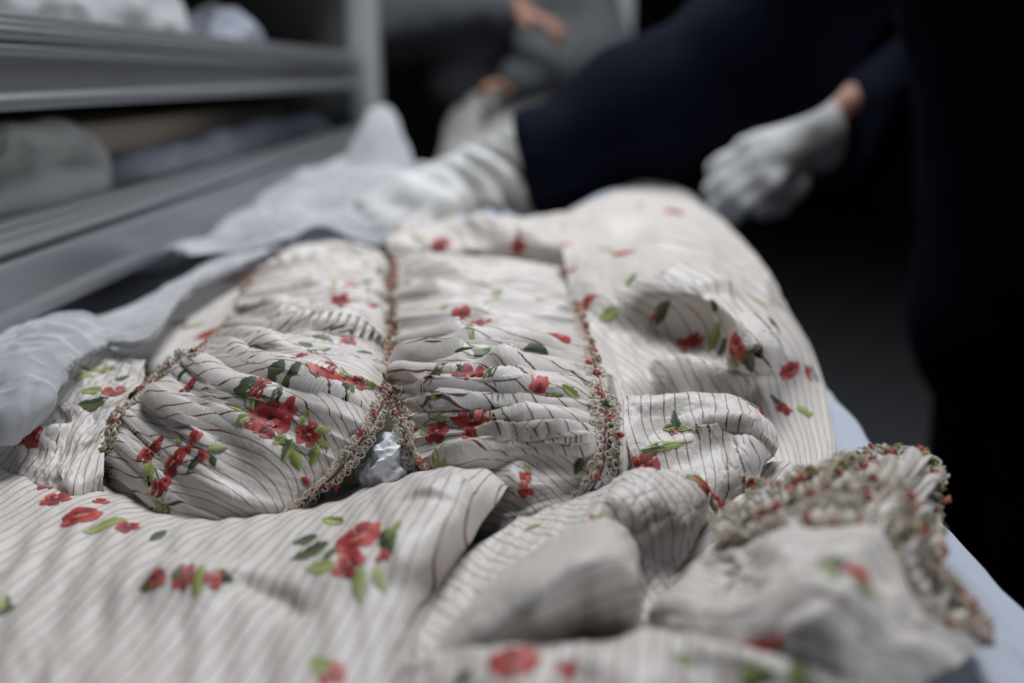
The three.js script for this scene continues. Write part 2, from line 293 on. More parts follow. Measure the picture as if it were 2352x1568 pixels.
// the neck and back of the bodice behind the fronts
pn = new Panel([
  [[880, 552, .03], [960, 535, .04], [1040, 520, .04], [1120, 515, .045], [1200, 515, .045], [1300, 510, .045]],
  [[888, 545, .062], [960, 522, .067], [1040, 506, .072], [1120, 500, .075], [1200, 498, .077], [1300, 490, .078]],
  [[890, 575, .055], [980, 562, .06], [1080, 556, .064], [1180, 556, .066], [1280, 552, .068], [1330, 545, .07]],
  [[900, 600, .042], [1000, 605, .045], [1100, 612, .045], [1200, 622, .042], [1290, 632, .042], [1340, 640, .045]],
], 200, 140);
pn.displace(rumple(0.004, 7, 5, 21)).displace(rumple(0.0015, 18, 12, 22)).crests([{ at: [[900, 540], [950, 520], [1000, 530]], a: .008, near: .012, far: .012 }, { at: [[1060, 505], [1140, 520], [1250, 560]], a: .008, near: .012, far: .014 }]);
clothPart('FT', 'bodice_back', pn, along.u(0));
// the full sleeve at the tray's edge
pn = new Panel([
  [[1300, 530, 0, 1.20], [1400, 490, 0, 1.25], [1480, 455, 0, 1.25], [1560, 462, 0, 1.22], [1630, 510, 0, 1.15], [1690, 560, 0, 1.05]],
  [[1290, 492, .078], [1380, 455, .08], [1460, 421, .084], [1560, 433, .079], [1640, 490, .066], [1700, 541, .055]],
  [[1290, 550, .07], [1380, 530, .073], [1480, 510, .074], [1590, 520, .07], [1690, 562, .058], [1760, 622, .044]],
  [[1300, 620, .060], [1390, 610, .068], [1490, 600, .075], [1600, 610, .075], [1710, 640, .062], [1800, 682, .036]],
  [[1318, 700, .050], [1410, 680, .061], [1510, 665, .071], [1620, 675, .073], [1732, 730, .063], [1850, 770, .025]],
  [[1345, 770, .046], [1430, 770, .043], [1530, 770, .044], [1640, 780, .046], [1748, 800, .054], [1880, 832, .016]],
  [[1375, 850, .040], [1460, 860, .034], [1550, 865, .032], [1650, 860, .032], [1755, 865, .034], [1900, 890, .012]],
  [[1395, 920, .032], [1480, 935, .02], [1570, 935, .018], [1670, 935, .018], [1765, 940, .02], [1912, 960, .008]],
  [[1420, 1000, .02], [1500, 1010, .01], [1600, 1010, .01], [1700, 1010, .01], [1790, 1010, .012], [1921, 1035, .006]],
  [[1450, 1080, .008], [1540, 1085, .005], [1640, 1085, .004], [1720, 1085, .004], [1800, 1090, .005], [1915, 1105, .004]],
], 300, 360);
pn.displace(rumple(0.0035, 6, 7, 31)).displace(rumple(0.0012, 16, 14, 32)).crests([
  { at: [[1745, 740], [1752, 820], [1748, 900]], a: .008, near: .010, far: .014 },
  { at: [[1320, 640], [1400, 700], [1440, 770]], a: .006, near: .012, far: .016 },
  { at: [[1480, 860], [1580, 850], [1690, 862], [1740, 900]], a: .010, near: .008, far: .016 },
  { at: [[1400, 520], [1500, 560], [1620, 580]], a: .006, near: .016, far: .016 },
  { at: [[1340, 500], [1430, 515], [1480, 560]], a: -.012, near: .022, far: .022 },
  { at: [[1520, 620], [1600, 640], [1690, 690]], a: .008, near: .010, far: .03 },
  { at: [[1450, 740], [1540, 720], [1640, 745]], a: -.008, near: .018, far: .018 },
]);
clothPart('RS', 'sleeve', pn, (u, v, w, l) => [u * w * 1.0 + v * l * (0.55 * (1 - u) * smooth(0.25, 0.6, v)), v * l]);
// stripes in focus: the turned fold of the sleeve
pn = new Panel([
  [[1450, 935, .03], [1520, 925, .03], [1600, 922, .03], [1680, 930, .03], [1735, 950, .028], [1765, 990, .025]],
  [[1438, 916, .047], [1520, 902, .05], [1600, 899, .05], [1680, 906, .049], [1742, 935, .045], [1780, 985, .038]],
  [[1432, 960, .043], [1510, 958, .043], [1600, 955, .043], [1680, 962, .043], [1745, 985, .041], [1786, 1025, .033]],
  [[1440, 1010, .037], [1520, 1006, .036], [1600, 996, .036], [1680, 990, .037], [1742, 1010, .036], [1780, 1040, .029]],
  [[1450, 1055, .030], [1530, 1062, .029], [1610, 1066, .029], [1680, 1066, .029], [1735, 1060, .028], [1770, 1055, .024]],
  [[1475, 1110, .020], [1550, 1130, .021], [1615, 1140, .021], [1665, 1135, .02], [1705, 1115, .018], [1740, 1095, .013]],
  [[1500, 1170, .008], [1560, 1190, .01], [1610, 1200, .01], [1650, 1190, .01], [1680, 1165, .008], [1700, 1140, .006]],
], 220, 220);
pn.displace(rumple(0.0016, 5, 6, 41)).displace(rumple(0.0007, 14, 14, 42)).crests([
  { at: [[1560, 1000], [1620, 980], [1700, 966], [1760, 985]], a: .007, near: .006, far: .008, lean: .4 },
  { at: [[1470, 1045], [1540, 1030], [1620, 1008], [1700, 1000]], a: .004, near: .006, far: .008 },
  { at: [[1720, 1000], [1712, 1050], [1690, 1110], [1660, 1170]], a: .008, near: .008, far: .008 },
]);
clothPart('RF', 'sleeve_fold', pn, along.v(-0.12));
// strip of the robe front beside the bodice seam
pn = new Panel([
  [[1385, 862, .03], [1400, 858, .040], [1425, 875, .040], [1445, 900, .032]],
  [[1400, 930, .03], [1418, 925, .040], [1440, 930, .040], [1455, 950, .032]],
  [[1405, 1000, .025], [1420, 1000, .04], [1438, 1000, .039], [1450, 1005, .028]],
  [[1400, 1060, .02], [1418, 1062, .033], [1436, 1062, .032], [1448, 1060, .02]],
  [[1395, 1090, .012], [1415, 1098, .02], [1436, 1096, .018], [1450, 1085, .01]],
], 60, 120);
pn.displace(rumple(0.0012, 3, 9, 45));
clothPart('ST', 'robing_strip', pn, along.v(0));
// folds between the sleeve and the cuff
pn = new Panel([
  [[1690, 1085, .014], [1750, 1070, .018], [1800, 1062, .02], [1850, 1066, .018], [1875, 1085, .012]],
  [[1660, 1140, .016], [1720, 1132, .02], [1775, 1125, .022], [1830, 1120, .018], [1860, 1130, .01]],
  [[1600, 1205, .014], [1660, 1200, .017], [1720, 1195, .018], [1780, 1185, .014], [1820, 1180, .008]],
  [[1510, 1290, .006], [1580, 1295, .009], [1640, 1285, .01], [1700, 1270, .008], [1760, 1260, .004]],
  [[1440, 1410, .001], [1520, 1405, .003], [1590, 1395, .004], [1650, 1385, .003], [1720, 1370, .002]],
], 150, 160);
pn.displace(rumple(0.0025, 5, 6, 51)).displace(rumple(0.001, 12, 12, 52));
clothPart('SL', 'sleeve_lower_layer', pn, along.v(0.25));
// skirt panel right of the bodice point
pn = new Panel([
  [[1240, 1170, .008], [1330, 1140, .012], [1420, 1120, .014], [1500, 1105, .018], [1580, 1100, .02], [1640, 1110, .016]],
  [[1205, 1185, .014], [1310, 1150, .02], [1410, 1115, .027], [1490, 1085, .033], [1575, 1085, .032], [1640, 1120, .02]],
  [[1150, 1215, .016], [1270, 1190, .022], [1380, 1165, .03], [1480, 1150, .033], [1570, 1150, .028], [1650, 1170, .016]],
  [[1070, 1270, .014], [1200, 1250, .022], [1320, 1235, .028], [1440, 1230, .026], [1560, 1225, .02], [1640, 1220, .012]],
  [[1010, 1335, .013], [1140, 1330, .02], [1280, 1330, .022], [1420, 1330, .014], [1540, 1320, .008], [1640, 1290, .005]],
  [[950, 1430, .013], [1100, 1440, .017], [1260, 1450, .016], [1420, 1440, .006], [1540, 1420, .003], [1640, 1390, .002]],
  [[880, 1560, .012], [1060, 1600, .014], [1240, 1620, .012], [1420, 1600, .004], [1540, 1580, .002], [1640, 1560, .002]],
], 260, 240);
pn.displace(rumple(0.0028, 7, 6, 61)).displace(rumple(0.0012, 20, 16, 62)).crests([
  { at: [[1480, 1090], [1460, 1150], [1400, 1210]], a: .006, near: .010, far: .012 },
  { at: [[1600, 1090], [1590, 1150], [1520, 1240]], a: .006, near: .006, far: .012 },
]);
clothPart('SR', 'skirt_side', pn, (u, v, w, l, p) => { const c = Math.cos(0.62), s = Math.sin(0.62); return [p.x * c - p.z * s + 1, p.x * s + p.z * c + 2]; });
// broad skirt panel with the hump of the fold
pn = new Panel([
  [[-240, 1010, .004], [0, 1030, .006], [200, 1100, .006], [400, 1170, .006], [600, 1165, .006], [760, 1140, .008], [860, 1110, .010], [960, 1075, .010], [1080, 1060, .010], [1180, 1080, .010]],
  [[-240, 1060, .012], [0, 1070, .014], [200, 1150, .016], [400, 1222, .018], [600, 1207, .019], [750, 1178, .021], [860, 1140, .028], [980, 1085, .035], [1100, 1080, .035], [1165, 1118, .028]],
  [[-240, 1170, .014], [0, 1190, .016], [200, 1240, .019], [400, 1280, .020], [600, 1265, .022], [740, 1240, .025], [850, 1215, .031], [950, 1180, .037], [1045, 1180, .035], [1100, 1212, .022]],
  [[-240, 1290, .014], [0, 1310, .016], [200, 1330, .019], [400, 1340, .021], [590, 1330, .023], [720, 1310, .026], [830, 1290, .030], [920, 1270, .033], [995, 1275, .030], [1046, 1295, .015]],
  [[-240, 1430, .012], [0, 1430, .014], [200, 1430, .016], [400, 1430, .018], [570, 1420, .020], [700, 1400, .022], [800, 1390, .024], [890, 1370, .025], [955, 1368, .022], [1005, 1385, .011]],
  [[-240, 1640, .010], [0, 1600, .012], [200, 1600, .014], [400, 1600, .015], [560, 1600, .016], [690, 1600, .018], [790, 1590, .018], [880, 1560, .018], [940, 1540, .014], [1000, 1530, .007]],
  [[-240, 1900, .008], [0, 1850, .010], [200, 1850, .012], [400, 1850, .012], [560, 1850, .013], [690, 1850, .014], [790, 1850, .014], [880, 1850, .014], [940, 1850, .010], [1000, 1850, .004]],
], 400, 300);
pn.displace(rumple(0.0024, 9, 4, 71)).displace((u, v, p) => { const s = p.x * 0.97 - p.z * 0.24; return [0.0009 * Math.sin(s * 430 + 3 * noise(p.x * 20, p.z * 14, 3)) * (0.5 + 0.5 * noise(p.x * 30, p.z * 12, 8)) + 0.0008 * fbm(p.x * 90, p.z * 45, 5), 0]; }).crests([
  { at: [[520, 1310], [640, 1365], [720, 1420]], a: -.004, near: .004, far: .008 },
  { at: [[320, 1320], [420, 1318], [560, 1330]], a: .005, near: .010, far: .014 },
  { at: [[980, 1150], [1010, 1120], [1080, 1110]], a: .004, near: .010, far: .010 },
]);
clothPart('SK', 'skirt_front', pn, along.xz(10));
// upright fold in the foreground
pn = new Panel([
  [[1180, 1295, .012], [1260, 1250, .018], [1340, 1215, .022], [1392, 1205, .022], [1430, 1215, .018], [1452, 1240, .012]],
  [[1175, 1290, .022], [1258, 1238, .032], [1340, 1200, .038], [1392, 1190, .038], [1435, 1205, .032], [1458, 1240, .022]],
  [[1120, 1340, .025], [1210, 1288, .039], [1300, 1248, .047], [1382, 1224, .050], [1435, 1246, .046], [1464, 1290, .036]],
  [[1060, 1400, .026], [1150, 1350, .043], [1240, 1318, .054], [1320, 1290, .057], [1402, 1280, .055], [1466, 1312, .045]],
  [[1020, 1460, .024], [1120, 1430, .041], [1232, 1405, .047], [1320, 1400, .041], [1402, 1400, .038], [1466, 1400, .033]],
  [[990, 1530, .02], [1100, 1520, .031], [1232, 1500, .028], [1320, 1505, .020], [1402, 1500, .018], [1470, 1485, .017]],
  [[960, 1640, .014], [1090, 1640, .018], [1232, 1600, .012], [1320, 1600, .010], [1402, 1600, .008], [1470, 1580, .008]],
], 200, 220);
pn.displace(rumple(0.0015, 5, 5, 81)).displace(rumple(0.0006, 18, 14, 82));
clothPart('PF', 'skirt_fold', pn, along.u(0.35));
// lower arm of the near sleeve and its trimmed cuff
pn = new Panel([
  [[1636, 1268, .030], [1756, 1250, .040], [1880, 1234, .046], [1985, 1226, .048], [2030, 1300, .040], [2100, 1395, .030], [2228, 1496, .016]],
  [[1640, 1262, .040], [1760, 1240, .050], [1880, 1222, .056], [1990, 1212, .058], [2042, 1290, .050], [2112, 1390, .040], [2242, 1490, .025]],
  [[1570, 1310, .036], [1700, 1310, .050], [1820, 1310, .058], [1930, 1310, .062], [1990, 1370, .056], [2060, 1440, .046], [2205, 1520, .030]],
  [[1500, 1380, .030], [1640, 1400, .044], [1760, 1410, .050], [1860, 1420, .054], [1920, 1460, .050], [2000, 1510, .042], [2130, 1560, .028]],
  [[1478, 1440, .022], [1600, 1480, .036], [1720, 1500, .042], [1810, 1520, .044], [1860, 1550, .042], [1930, 1590, .036], [2060, 1640, .022]],
  [[1470, 1520, .014], [1580, 1580, .028], [1700, 1600, .034], [1780, 1620, .036], [1830, 1650, .034], [1890, 1690, .028], [2000, 1740, .016]],
  [[1460, 1620, .006], [1570, 1700, .014], [1700, 1740, .018], [1780, 1780, .018], [1830, 1800, .018], [1890, 1850, .012], [1980, 1900, .006]],
], 260, 220);
pn.displace(rumple(0.004, 6, 5, 91)).displace(rumple(0.0012, 15, 12, 92)).crests([
  { at: [[1660, 1270], [1690, 1330], [1640, 1400]], a: -.007, near: .010, far: .010 },
  { at: [[1840, 1400], [1900, 1470], [1880, 1540]], a: .005, near: .010, far: .012 },
  { at: [[1930, 1290], [1960, 1360], [2020, 1430]], a: .005, near: .010, far: .014 },
]);
clothPart('SC', 'lower_sleeve', pn, along.u(0.1));
// foreground hem folds
pn = new Panel([
  [[940, 1540, .008], [1080, 1500, .012], [1200, 1510, .016], [1350, 1530, .012], [1480, 1480, .012], [1600, 1490, .016], [1760, 1500, .02], [1950, 1560, .018], [2150, 1600, .006]],
  [[940, 1520, .022], [1080, 1478, .032], [1200, 1484, .037], [1350, 1504, .032], [1478, 1452, .032], [1600, 1462, .038], [1760, 1490, .044], [1950, 1540, .04], [2150, 1590, .02]],
  [[930, 1600, .022], [1080, 1570, .034], [1200, 1570, .04], [1350, 1570, .033], [1480, 1550, .038], [1600, 1560, .036], [1760, 1580, .04], [1950, 1620, .038], [2150, 1650, .02]],
  [[920, 1800, .016], [1080, 1780, .022], [1200, 1780, .024], [1350, 1780, .022], [1480, 1780, .024], [1600, 1780, .024], [1760, 1780, .024], [1950, 1800, .02], [2150, 1800, .012]],
], 260, 120);
pn.displace(rumple(0.003, 9, 3, 101)).displace(rumple(0.001, 24, 8, 102)).crests([{ at: [[1350, 1510], [1330, 1568]], a: .005, near: .008, far: .008 }]);
clothPart('FG', 'skirt_hem_fold', pn, along.v(0.1));
// the left sleeve and the side piece under the tissue
pn = new Panel([
  [[60, 800, .028], [150, 795, .03], [215, 795, .034], [270, 808, .038], [335, 822, .04]],
  [[30, 870, .026], [110, 868, .032], [185, 872, .037], [255, 880, .040], [325, 872, .042]],
  [[0, 950, .022], [80, 950, .028], [150, 955, .033], [215, 955, .035], [280, 935, .036]],
  [[-40, 1020, .016], [50, 1030, .022], [120, 1050, .025], [180, 1040, .026], [245, 1010, .027]],
  [[-90, 1075, .010], [10, 1090, .015], [100, 1110, .018], [170, 1112, .019], [240, 1085, .020]],
  [[-120, 1130, .004], [0, 1145, .006], [100, 1165, .007], [180, 1170, .007], [250, 1150, .007]],
], 180, 220);
pn.displace(rumple(0.0055, 5, 6, 111)).displace(rumple(0.002, 12, 14, 112)).crests([{ at: [[115, 900], [120, 960], [130, 1000]], a: -.007, near: .006, far: .008 }, { at: [[40, 1010], [90, 1000], [160, 1000]], a: .008, near: .008, far: .010 }]);
clothPart('LSL', 'sleeve', pn, along.v(0.2));
pn = new Panel([
  [[420, 640, .022], [500, 630, .03], [565, 622, .037], [610, 605, .043]],
  [[360, 720, .024], [440, 712, .032], [510, 704, .038], [566, 680, .043]],
  [[310, 775, .026], [390, 778, .033], [455, 776, .038], [520, 755, .043]],
  [[240, 815, .026], [330, 825, .033], [400, 830, .038], [478, 808, .041]],
  [[210, 860, .016], [300, 865, .024], [370, 870, .03], [440, 850, .034]],
], 160, 200);
pn.displace(rumple(0.002, 4, 5, 121));
clothPart('LS', 'bodice_side', pn, along.v(0.05));
// dark lining inside the open front
pn = new Panel([[[700, 860, .004], [880, 860, .003], [1050, 860, .004]], [[690, 960, .006], [880, 980, .003], [1060, 960, .006]], [[660, 1080, .007], [880, 1080, .003], [1060, 1080, .007]], [[680, 1180, .006], [880, 1170, .003], [1040, 1170, .006]]], 60, 60);
pn.displace(rumple(0.003, 5, 5, 131));
clothPart('LN', 'lining', pn, along.u(0), 'plain linen lining inside the open bodice', M.lining);

// ------------------------------------------------------------------ embroidery: petals and leaves laid on the cloth
const col = (hex) => new THREE.Color(hex);
const REDS = [0x9a2a27, 0xab3b34, 0x741c21, 0xb85346, 0x862326].map(col), PINK = col(0xc56a5b), HEART = col(0x3a1216);
const GREENS = [0x6f7a3c, 0x515f33, 0x848e4e, 0x404a2a].map(col), LIME = col(0x98a25c), PINE = col(0x2f3b26), STEM = col(0x3f4a2c);
// blob: outline points around a centre, in metres
function petal(cx, cy, ang, len, wid, color, lift, n = 12, wob = 0.08) {
  const pts = []; for (let k = 0; k < n; k++) { const a = k / n * Math.PI * 2, r = 1 + wob * (rnd() - 0.5) * 2, x = len * (0.5 - 0.5 * Math.cos(a)) * r, y = wid * 0.5 * Math.sin(a) * (0.65 + 0.5 * (0.5 - 0.5 * Math.cos(a))) * r; pts.push([cx + x * Math.cos(ang) - y * Math.sin(ang), cy + x * Math.sin(ang) + y * Math.cos(ang)]); }
  return { pts, color, lift };
}
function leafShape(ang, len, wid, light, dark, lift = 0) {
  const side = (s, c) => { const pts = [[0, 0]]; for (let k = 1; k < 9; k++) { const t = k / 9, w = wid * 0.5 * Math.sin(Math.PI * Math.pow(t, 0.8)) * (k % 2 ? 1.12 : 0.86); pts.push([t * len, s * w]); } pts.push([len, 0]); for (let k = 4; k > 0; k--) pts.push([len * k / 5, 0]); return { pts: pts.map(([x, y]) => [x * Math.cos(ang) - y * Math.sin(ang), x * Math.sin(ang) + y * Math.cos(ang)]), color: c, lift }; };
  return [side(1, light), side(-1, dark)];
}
function roseShape(r) {
  const out = [];
  for (let k = 0; k < 8; k++) { const a = k / 8 * 6.283 + rr(-.2, .2); out.push(petal(Math.cos(a) * r * .35, Math.sin(a) * r * .35, a, r * .68, r * .8, REDS[[1, 3, 0, 1, 4, 3, 0, 1][k]], 0)); }
  for (let k = 0; k < 6; k++) { const a = k / 6 * 6.283 + rr(-.2, .2) + .4; out.push(petal(Math.cos(a) * r * .18, Math.sin(a) * r * .18, a, r * .5, r * .58, REDS[[0, 2, 4, 0, 2, 1][k]], 1)); }
  out.push(petal(-r * .17, r * .05, 0, r * .36, r * .4, HEART, 2));
  for (let k = 0; k < 4; k++) { const a = -1.9 + k * .55; out.push(petal(Math.cos(a) * r * .08, Math.sin(a) * r * .08, a, r * .42, r * .26, k % 2 ? PINK : REDS[3], 3)); }
  return out;
}
function flowerShape(r) {
  const out = [];
  for (let k = 0; k < 5; k++) { const a = k / 5 * 6.283 + rr(-.15, .15); out.push(petal(Math.cos(a) * r * .12, Math.sin(a) * r * .12, a, r * .88, r * .8, REDS[[1, 0, 3, 1, 4][k]], 0)); out.push(petal(Math.cos(a) * r * .1, Math.sin(a) * r * .1, a, r * .5, r * .42, REDS[2], 1)); }
  out.push(petal(-r * .16, 0, 0, r * .34, r * .32, PINK, 2)); out.push(petal(-r * .1, -r * .2, 0, r * .2, r * .16, HEART, 3));
  return out;
}
function budShape(r) { const a = rr(0, 6.28); return [petal(0, 0, a, r * 1.0, r * 1.2, REDS[0], 0), petal(0, 0, a + 2.2, r * 1.0, r * 1.1, REDS[1], 0), petal(0, 0, a + 4.1, r, r * 1.1, REDS[3], 0), petal(-r * .3, 0, 0, r * .6, r * .5, REDS[2], 1)]; }
function lay(panel, px, py, shapes, name) {
  const [ci, cj] = panel.find(px, py), k = 7, i0 = Math.max(0, ci - k), i1 = Math.min(panel.nu, ci + k), j0 = Math.max(0, cj - k), j1 = Math.min(panel.nv, cj + k);
  const tu = panel.pb(i1, cj).sub(panel.pb(i0, cj)).divideScalar(i1 - i0), tv = panel.pb(ci, j1).sub(panel.pb(ci, j0)).divideScalar(j1 - j0);
  const n = tu.clone().cross(tv).normalize(); if (n.dot(panel.n(ci, cj)) < 0) n.negate();
  const ex = V3(1, 0, 0).addScaledVector(n, -n.x).normalize(), ey = n.clone().cross(ex); if (ey.dot(V3(0, 1, -1)) < 0) ey.negate();
  const uu = tu.dot(tu), uv = tu.dot(tv), vv = tv.dot(tv), det = uu * vv - uv * uv;
  const pos = [], colr = [], idx = [];
  const put = (x, y, lift, c, f) => { const d = ex.clone().multiplyScalar(x).addScaledVector(ey, y), du = d.dot(tu), dv = d.dot(tv); const [p, m] = panel.sample(ci + (du * vv - dv * uv) / det, cj + (dv * uu - du * uv) / det); p.addScaledVector(m, 0.00035 + lift * 0.0002); pos.push(p.x, p.y, p.z); colr.push(c.r * f, c.g * f, c.b * f); return pos.length / 3 - 1; };
  for (const s of shapes) {
    let cx = 0, cy = 0; s.pts.forEach((q) => { cx += q[0]; cy += q[1]; }); cx /= s.pts.length; cy /= s.pts.length;
    const tone = rr(.92, 1.08), c = put(cx, cy, s.lift + .6, s.color, tone), N = s.pts.length, r1 = [], r2 = [];
    for (const q of s.pts) { const th = rr(.9, 1.1) * tone; r1.push(put(cx + (q[0] - cx) * .6, cy + (q[1] - cy) * .6, s.lift + .5, s.color, th)); r2.push(put(q[0], q[1], s.lift, s.color, th)); }
    for (let a = 0; a < N; a++) { const b = (a + 1) % N; idx.push(c, r1[a], r1[b], r1[a], r2[a], r2[b], r1[a], r2[b], r1[b]); }
  }
  const g = new THREE.BufferGeometry(); g.setAttribute('position', new THREE.Float32BufferAttribute(pos, 3)); g.setAttribute('color', new THREE.Float32BufferAttribute(colr, 3)); g.setIndex(idx); g.computeVertexNormals();
  return mesh(name, g, M.embroidery, panel.mesh);
}
const mm = (panel, px, py, w) => { const [i, j] = panel.find(px, py); return w * toPixel(panel.p(i, j))[2] / F; };
const squash = (shapes, sy) => { shapes.forEach((q) => q.pts.forEach((c) => { c[1] *= sy; })); return shapes; };
const STRETCH = { SK: 1.35 };               // motifs woven a little longer on the skirt
const R_ = (k, list) => list.forEach(([x, y, w, sy = STRETCH[k] || 1]) => lay(panels[k], x, y, squash(roseShape(mm(panels[k], x, y, w) / 2), sy), 'embroidered_rose'));
const F_ = (k, list) => list.forEach(([x, y, w]) => lay(panels[k], x, y, squash(flowerShape(mm(panels[k], x, y, w) / 2), STRETCH[k] || 1), 'embroidered_flower'));
const B_ = (k, list) => list.forEach(([x, y, w]) => lay(panels[k], x, y, squash(budShape(mm(panels[k], x, y, w) / 2), STRETCH[k] || 1), 'embroidered_bud'));
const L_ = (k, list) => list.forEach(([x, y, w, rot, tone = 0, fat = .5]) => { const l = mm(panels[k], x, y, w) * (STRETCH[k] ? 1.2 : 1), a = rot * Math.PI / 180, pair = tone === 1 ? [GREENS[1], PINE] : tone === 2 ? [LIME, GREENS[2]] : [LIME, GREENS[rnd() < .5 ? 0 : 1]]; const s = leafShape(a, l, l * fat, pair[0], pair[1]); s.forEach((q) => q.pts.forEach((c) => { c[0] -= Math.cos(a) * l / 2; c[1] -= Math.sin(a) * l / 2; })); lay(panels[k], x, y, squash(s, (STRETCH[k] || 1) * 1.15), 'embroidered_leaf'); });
// stems follow measured pixels on the cloth
const S_ = (k, list) => list.forEach((pts) => {
  const pn = panels[k], c = pts[Math.floor(pts.length / 2)], q = pts.map(([x, y]) => V3(...pn.find(x, y), 0)), cv = new THREE.CatmullRomCurve3(q), pos = [], cl = [], idx = [], N = 24;
  for (let a = 0; a <= N; a++) { const g = cv.getPoint(a / N), t = cv.getTangent(a / N), [p0, n0] = pn.sample(g.x, g.y), p1 = pn.sample(g.x + t.x, g.y + t.y)[0], s = p1.sub(p0).cross(n0).normalize().multiplyScalar(.00022); for (const d of [-1, 1]) { const p = p0.clone().addScaledVector(s, d).addScaledVector(n0, .0003); pos.push(p.x, p.y, p.z); cl.push(STEM.r, STEM.g, STEM.b); } if (a < N) { const b = a * 2; idx.push(b, b + 1, b + 2, b + 1, b + 3, b + 2); } }
  const g = new THREE.BufferGeometry(); g.setAttribute('position', new THREE.Float32BufferAttribute(pos, 3)); g.setAttribute('color', new THREE.Float32BufferAttribute(cl, 3)); g.setIndex(idx); g.computeVertexNormals(); mesh('embroidered_stem', g, M.embroidery, pn.mesh);
});
S_('LB', [[[600, 905], [630, 930], [690, 955], [740, 990], [750, 1040]], [[560, 915], [600, 960], [650, 1020], [680, 1060]], [[540, 930], [575, 950], [610, 960]], [[650, 1000], [690, 1040], [730, 1050]], [[400, 990], [450, 1020], [500, 1040]], [[345, 1050], [370, 1110], [385, 1180]], [[560, 880], [610, 888], [660, 895]], [[700, 800], [760, 830], [820, 880]]]);
R_('LB', [[624, 962, 100], [750, 860, 80]]);
F_('LB', [[710, 998, 64], [604, 874, 38], [433, 892, 40], [395, 1068, 56], [362, 1122, 52], [822, 880, 54], [800, 785, 44], [780, 694, 46], [345, 1040, 62]]);
B_('LB', [[668, 938, 38], [447, 1003, 34], [430, 1030, 30], [467, 1045, 30], [382, 1104, 32], [648, 765, 34], [695, 815, 26], [716, 809, 22], [810, 655, 36], [855, 705, 26], [702, 1105, 22]]);
L_('LB', [[536, 935, 48, 150], [556, 962, 44, 230, 2], [632, 912, 44, 80, 1], [588, 925, 36, 120], [700, 958, 40, 60, 2], [742, 986, 40, 10, 2], [662, 1034, 52, 250], [682, 1056, 50, 300], [640, 1012, 36, 220, 2], [722, 1046, 50, 260], [744, 1020, 36, 330, 2], [570, 879, 46, 170, 1], [652, 894, 38, 20, 1], [412, 866, 30, 90, 1], [338, 1090, 74, 110, 2], [370, 1172, 60, 140], [386, 1160, 34, 60, 2], [414, 1008, 30, 130, 2], [446, 1062, 34, 230, 1], [502, 1028, 44, 20], [490, 1056, 30, 300, 1], [745, 780, 60, 340, 1], [702, 792, 40, 160, 1], [735, 806, 60, 40], [745, 846, 56, 260, 1], [800, 892, 56, 280, 1], [790, 858, 40, 70], [846, 885, 40, 20, 2], [775, 640, 34, 100, 2], [846, 640, 44, 60], [870, 622, 32, 120, 1], [635, 845, 44, 170, 1], [672, 854, 34, 200, 1], [683, 742, 34, 120, 1], [840, 810, 40, 20, 1], [660, 620, 40, 150, 2]]);
S_('RB', [[[960, 985], [1000, 960], [1060, 945], [1120, 950]], [[985, 945], [1020, 975], [1075, 990]], [[1000, 870], [1075, 870], [1140, 888]]]);
R_('RB', [[1085, 950, 100, .6], [1075, 864, 86, .4], [1282, 770, 56]]);
F_('RB', [[1004, 992, 66], [1100, 743, 46], [985, 872, 46]]);
B_('RB', [[1076, 988, 40], [953, 986, 22], [1060, 722, 42], [1240, 893, 46], [1208, 1090, 28], [1207, 1124, 38], [1120, 738, 30]]);
L_('RB', [[1010, 945, 52, 160], [1046, 934, 42, 80, 2], [974, 990, 36, 120, 2], [1006, 1026, 50, 200, 2], [1112, 975, 44, 320], [1152, 936, 60, 350, 1], [984, 946, 40, 170], [1122, 886, 40, 20, 1], [1146, 890, 40, 340, 1], [1060, 862, 36, 140, 1], [1000, 860, 36, 190, 1], [1272, 914, 50, 20], [1312, 902, 50, 160], [1062, 800, 60, 170, 1], [1106, 803, 50, 10], [1030, 806, 40, 150], [1232, 806, 60, 180, 1], [1078, 746, 30, 100, 2], [1020, 706, 30, 60, 2], [1140, 662, 40, 120], [1240, 682, 40, 140, 2], [1330, 1072, 44, 250, 1], [1212, 1078, 26, 120, 2], [1350, 868, 40, 60], [950, 640, 40, 300, 1], [940, 620, 36, 60]]);
R_('RS', [[1690, 792, 84, .5], [1815, 850, 110, .36]]);
F_('RS', [[1342, 700, 64], [1785, 698, 50], [1800, 938, 46], [1550, 486, 56]]);
B_('RS', [[1574, 790, 40], [1855, 856, 44], [1600, 786, 30], [1430, 580, 70], [1270, 566, 36], [1508, 728, 30], [1300, 625, 40]]);
L_('RS', [[1398, 720, 64, 200, 2], [1640, 775, 84, 60], [1660, 800, 60, 200, 1], [1690, 815, 60, 340], [1720, 830, 50, 300, 1], [1522, 708, 70, 60, 1], [1776, 742, 50, 330, 1], [1870, 860, 50, 350, 1], [1780, 920, 40, 160, 1], [1850, 945, 60, 20, 2], [1392, 572, 50, 140, 2], [1740, 690, 60, 170, 2], [1450, 640, 50, 60], [1470, 470, 40, 60], [1640, 700, 40, 120, 1]]);
F_('FT', [[1012, 558, 60], [1190, 565, 40]]);
L_('FT', [[1080, 590, 50, 20, 1], [960, 550, 40, 140, 2]]);
F_('RF', [[1474, 1072, 70]]);
B_('RF', [[1545, 993, 24], [1752, 950, 34]]);
L_('RF', [[1552, 968, 44, 100, 1], [1536, 984, 34, 200], [1532, 1022, 110, 8, 2, .22], [1492, 1040, 56, 200, 1, .35], [1722, 926, 50, 170], [1575, 985, 40, 10, 2]]);
S_('RF', [[[1490, 1042], [1530, 1025], [1590, 1012]], [[1545, 995], [1590, 990], [1640, 978]]]);
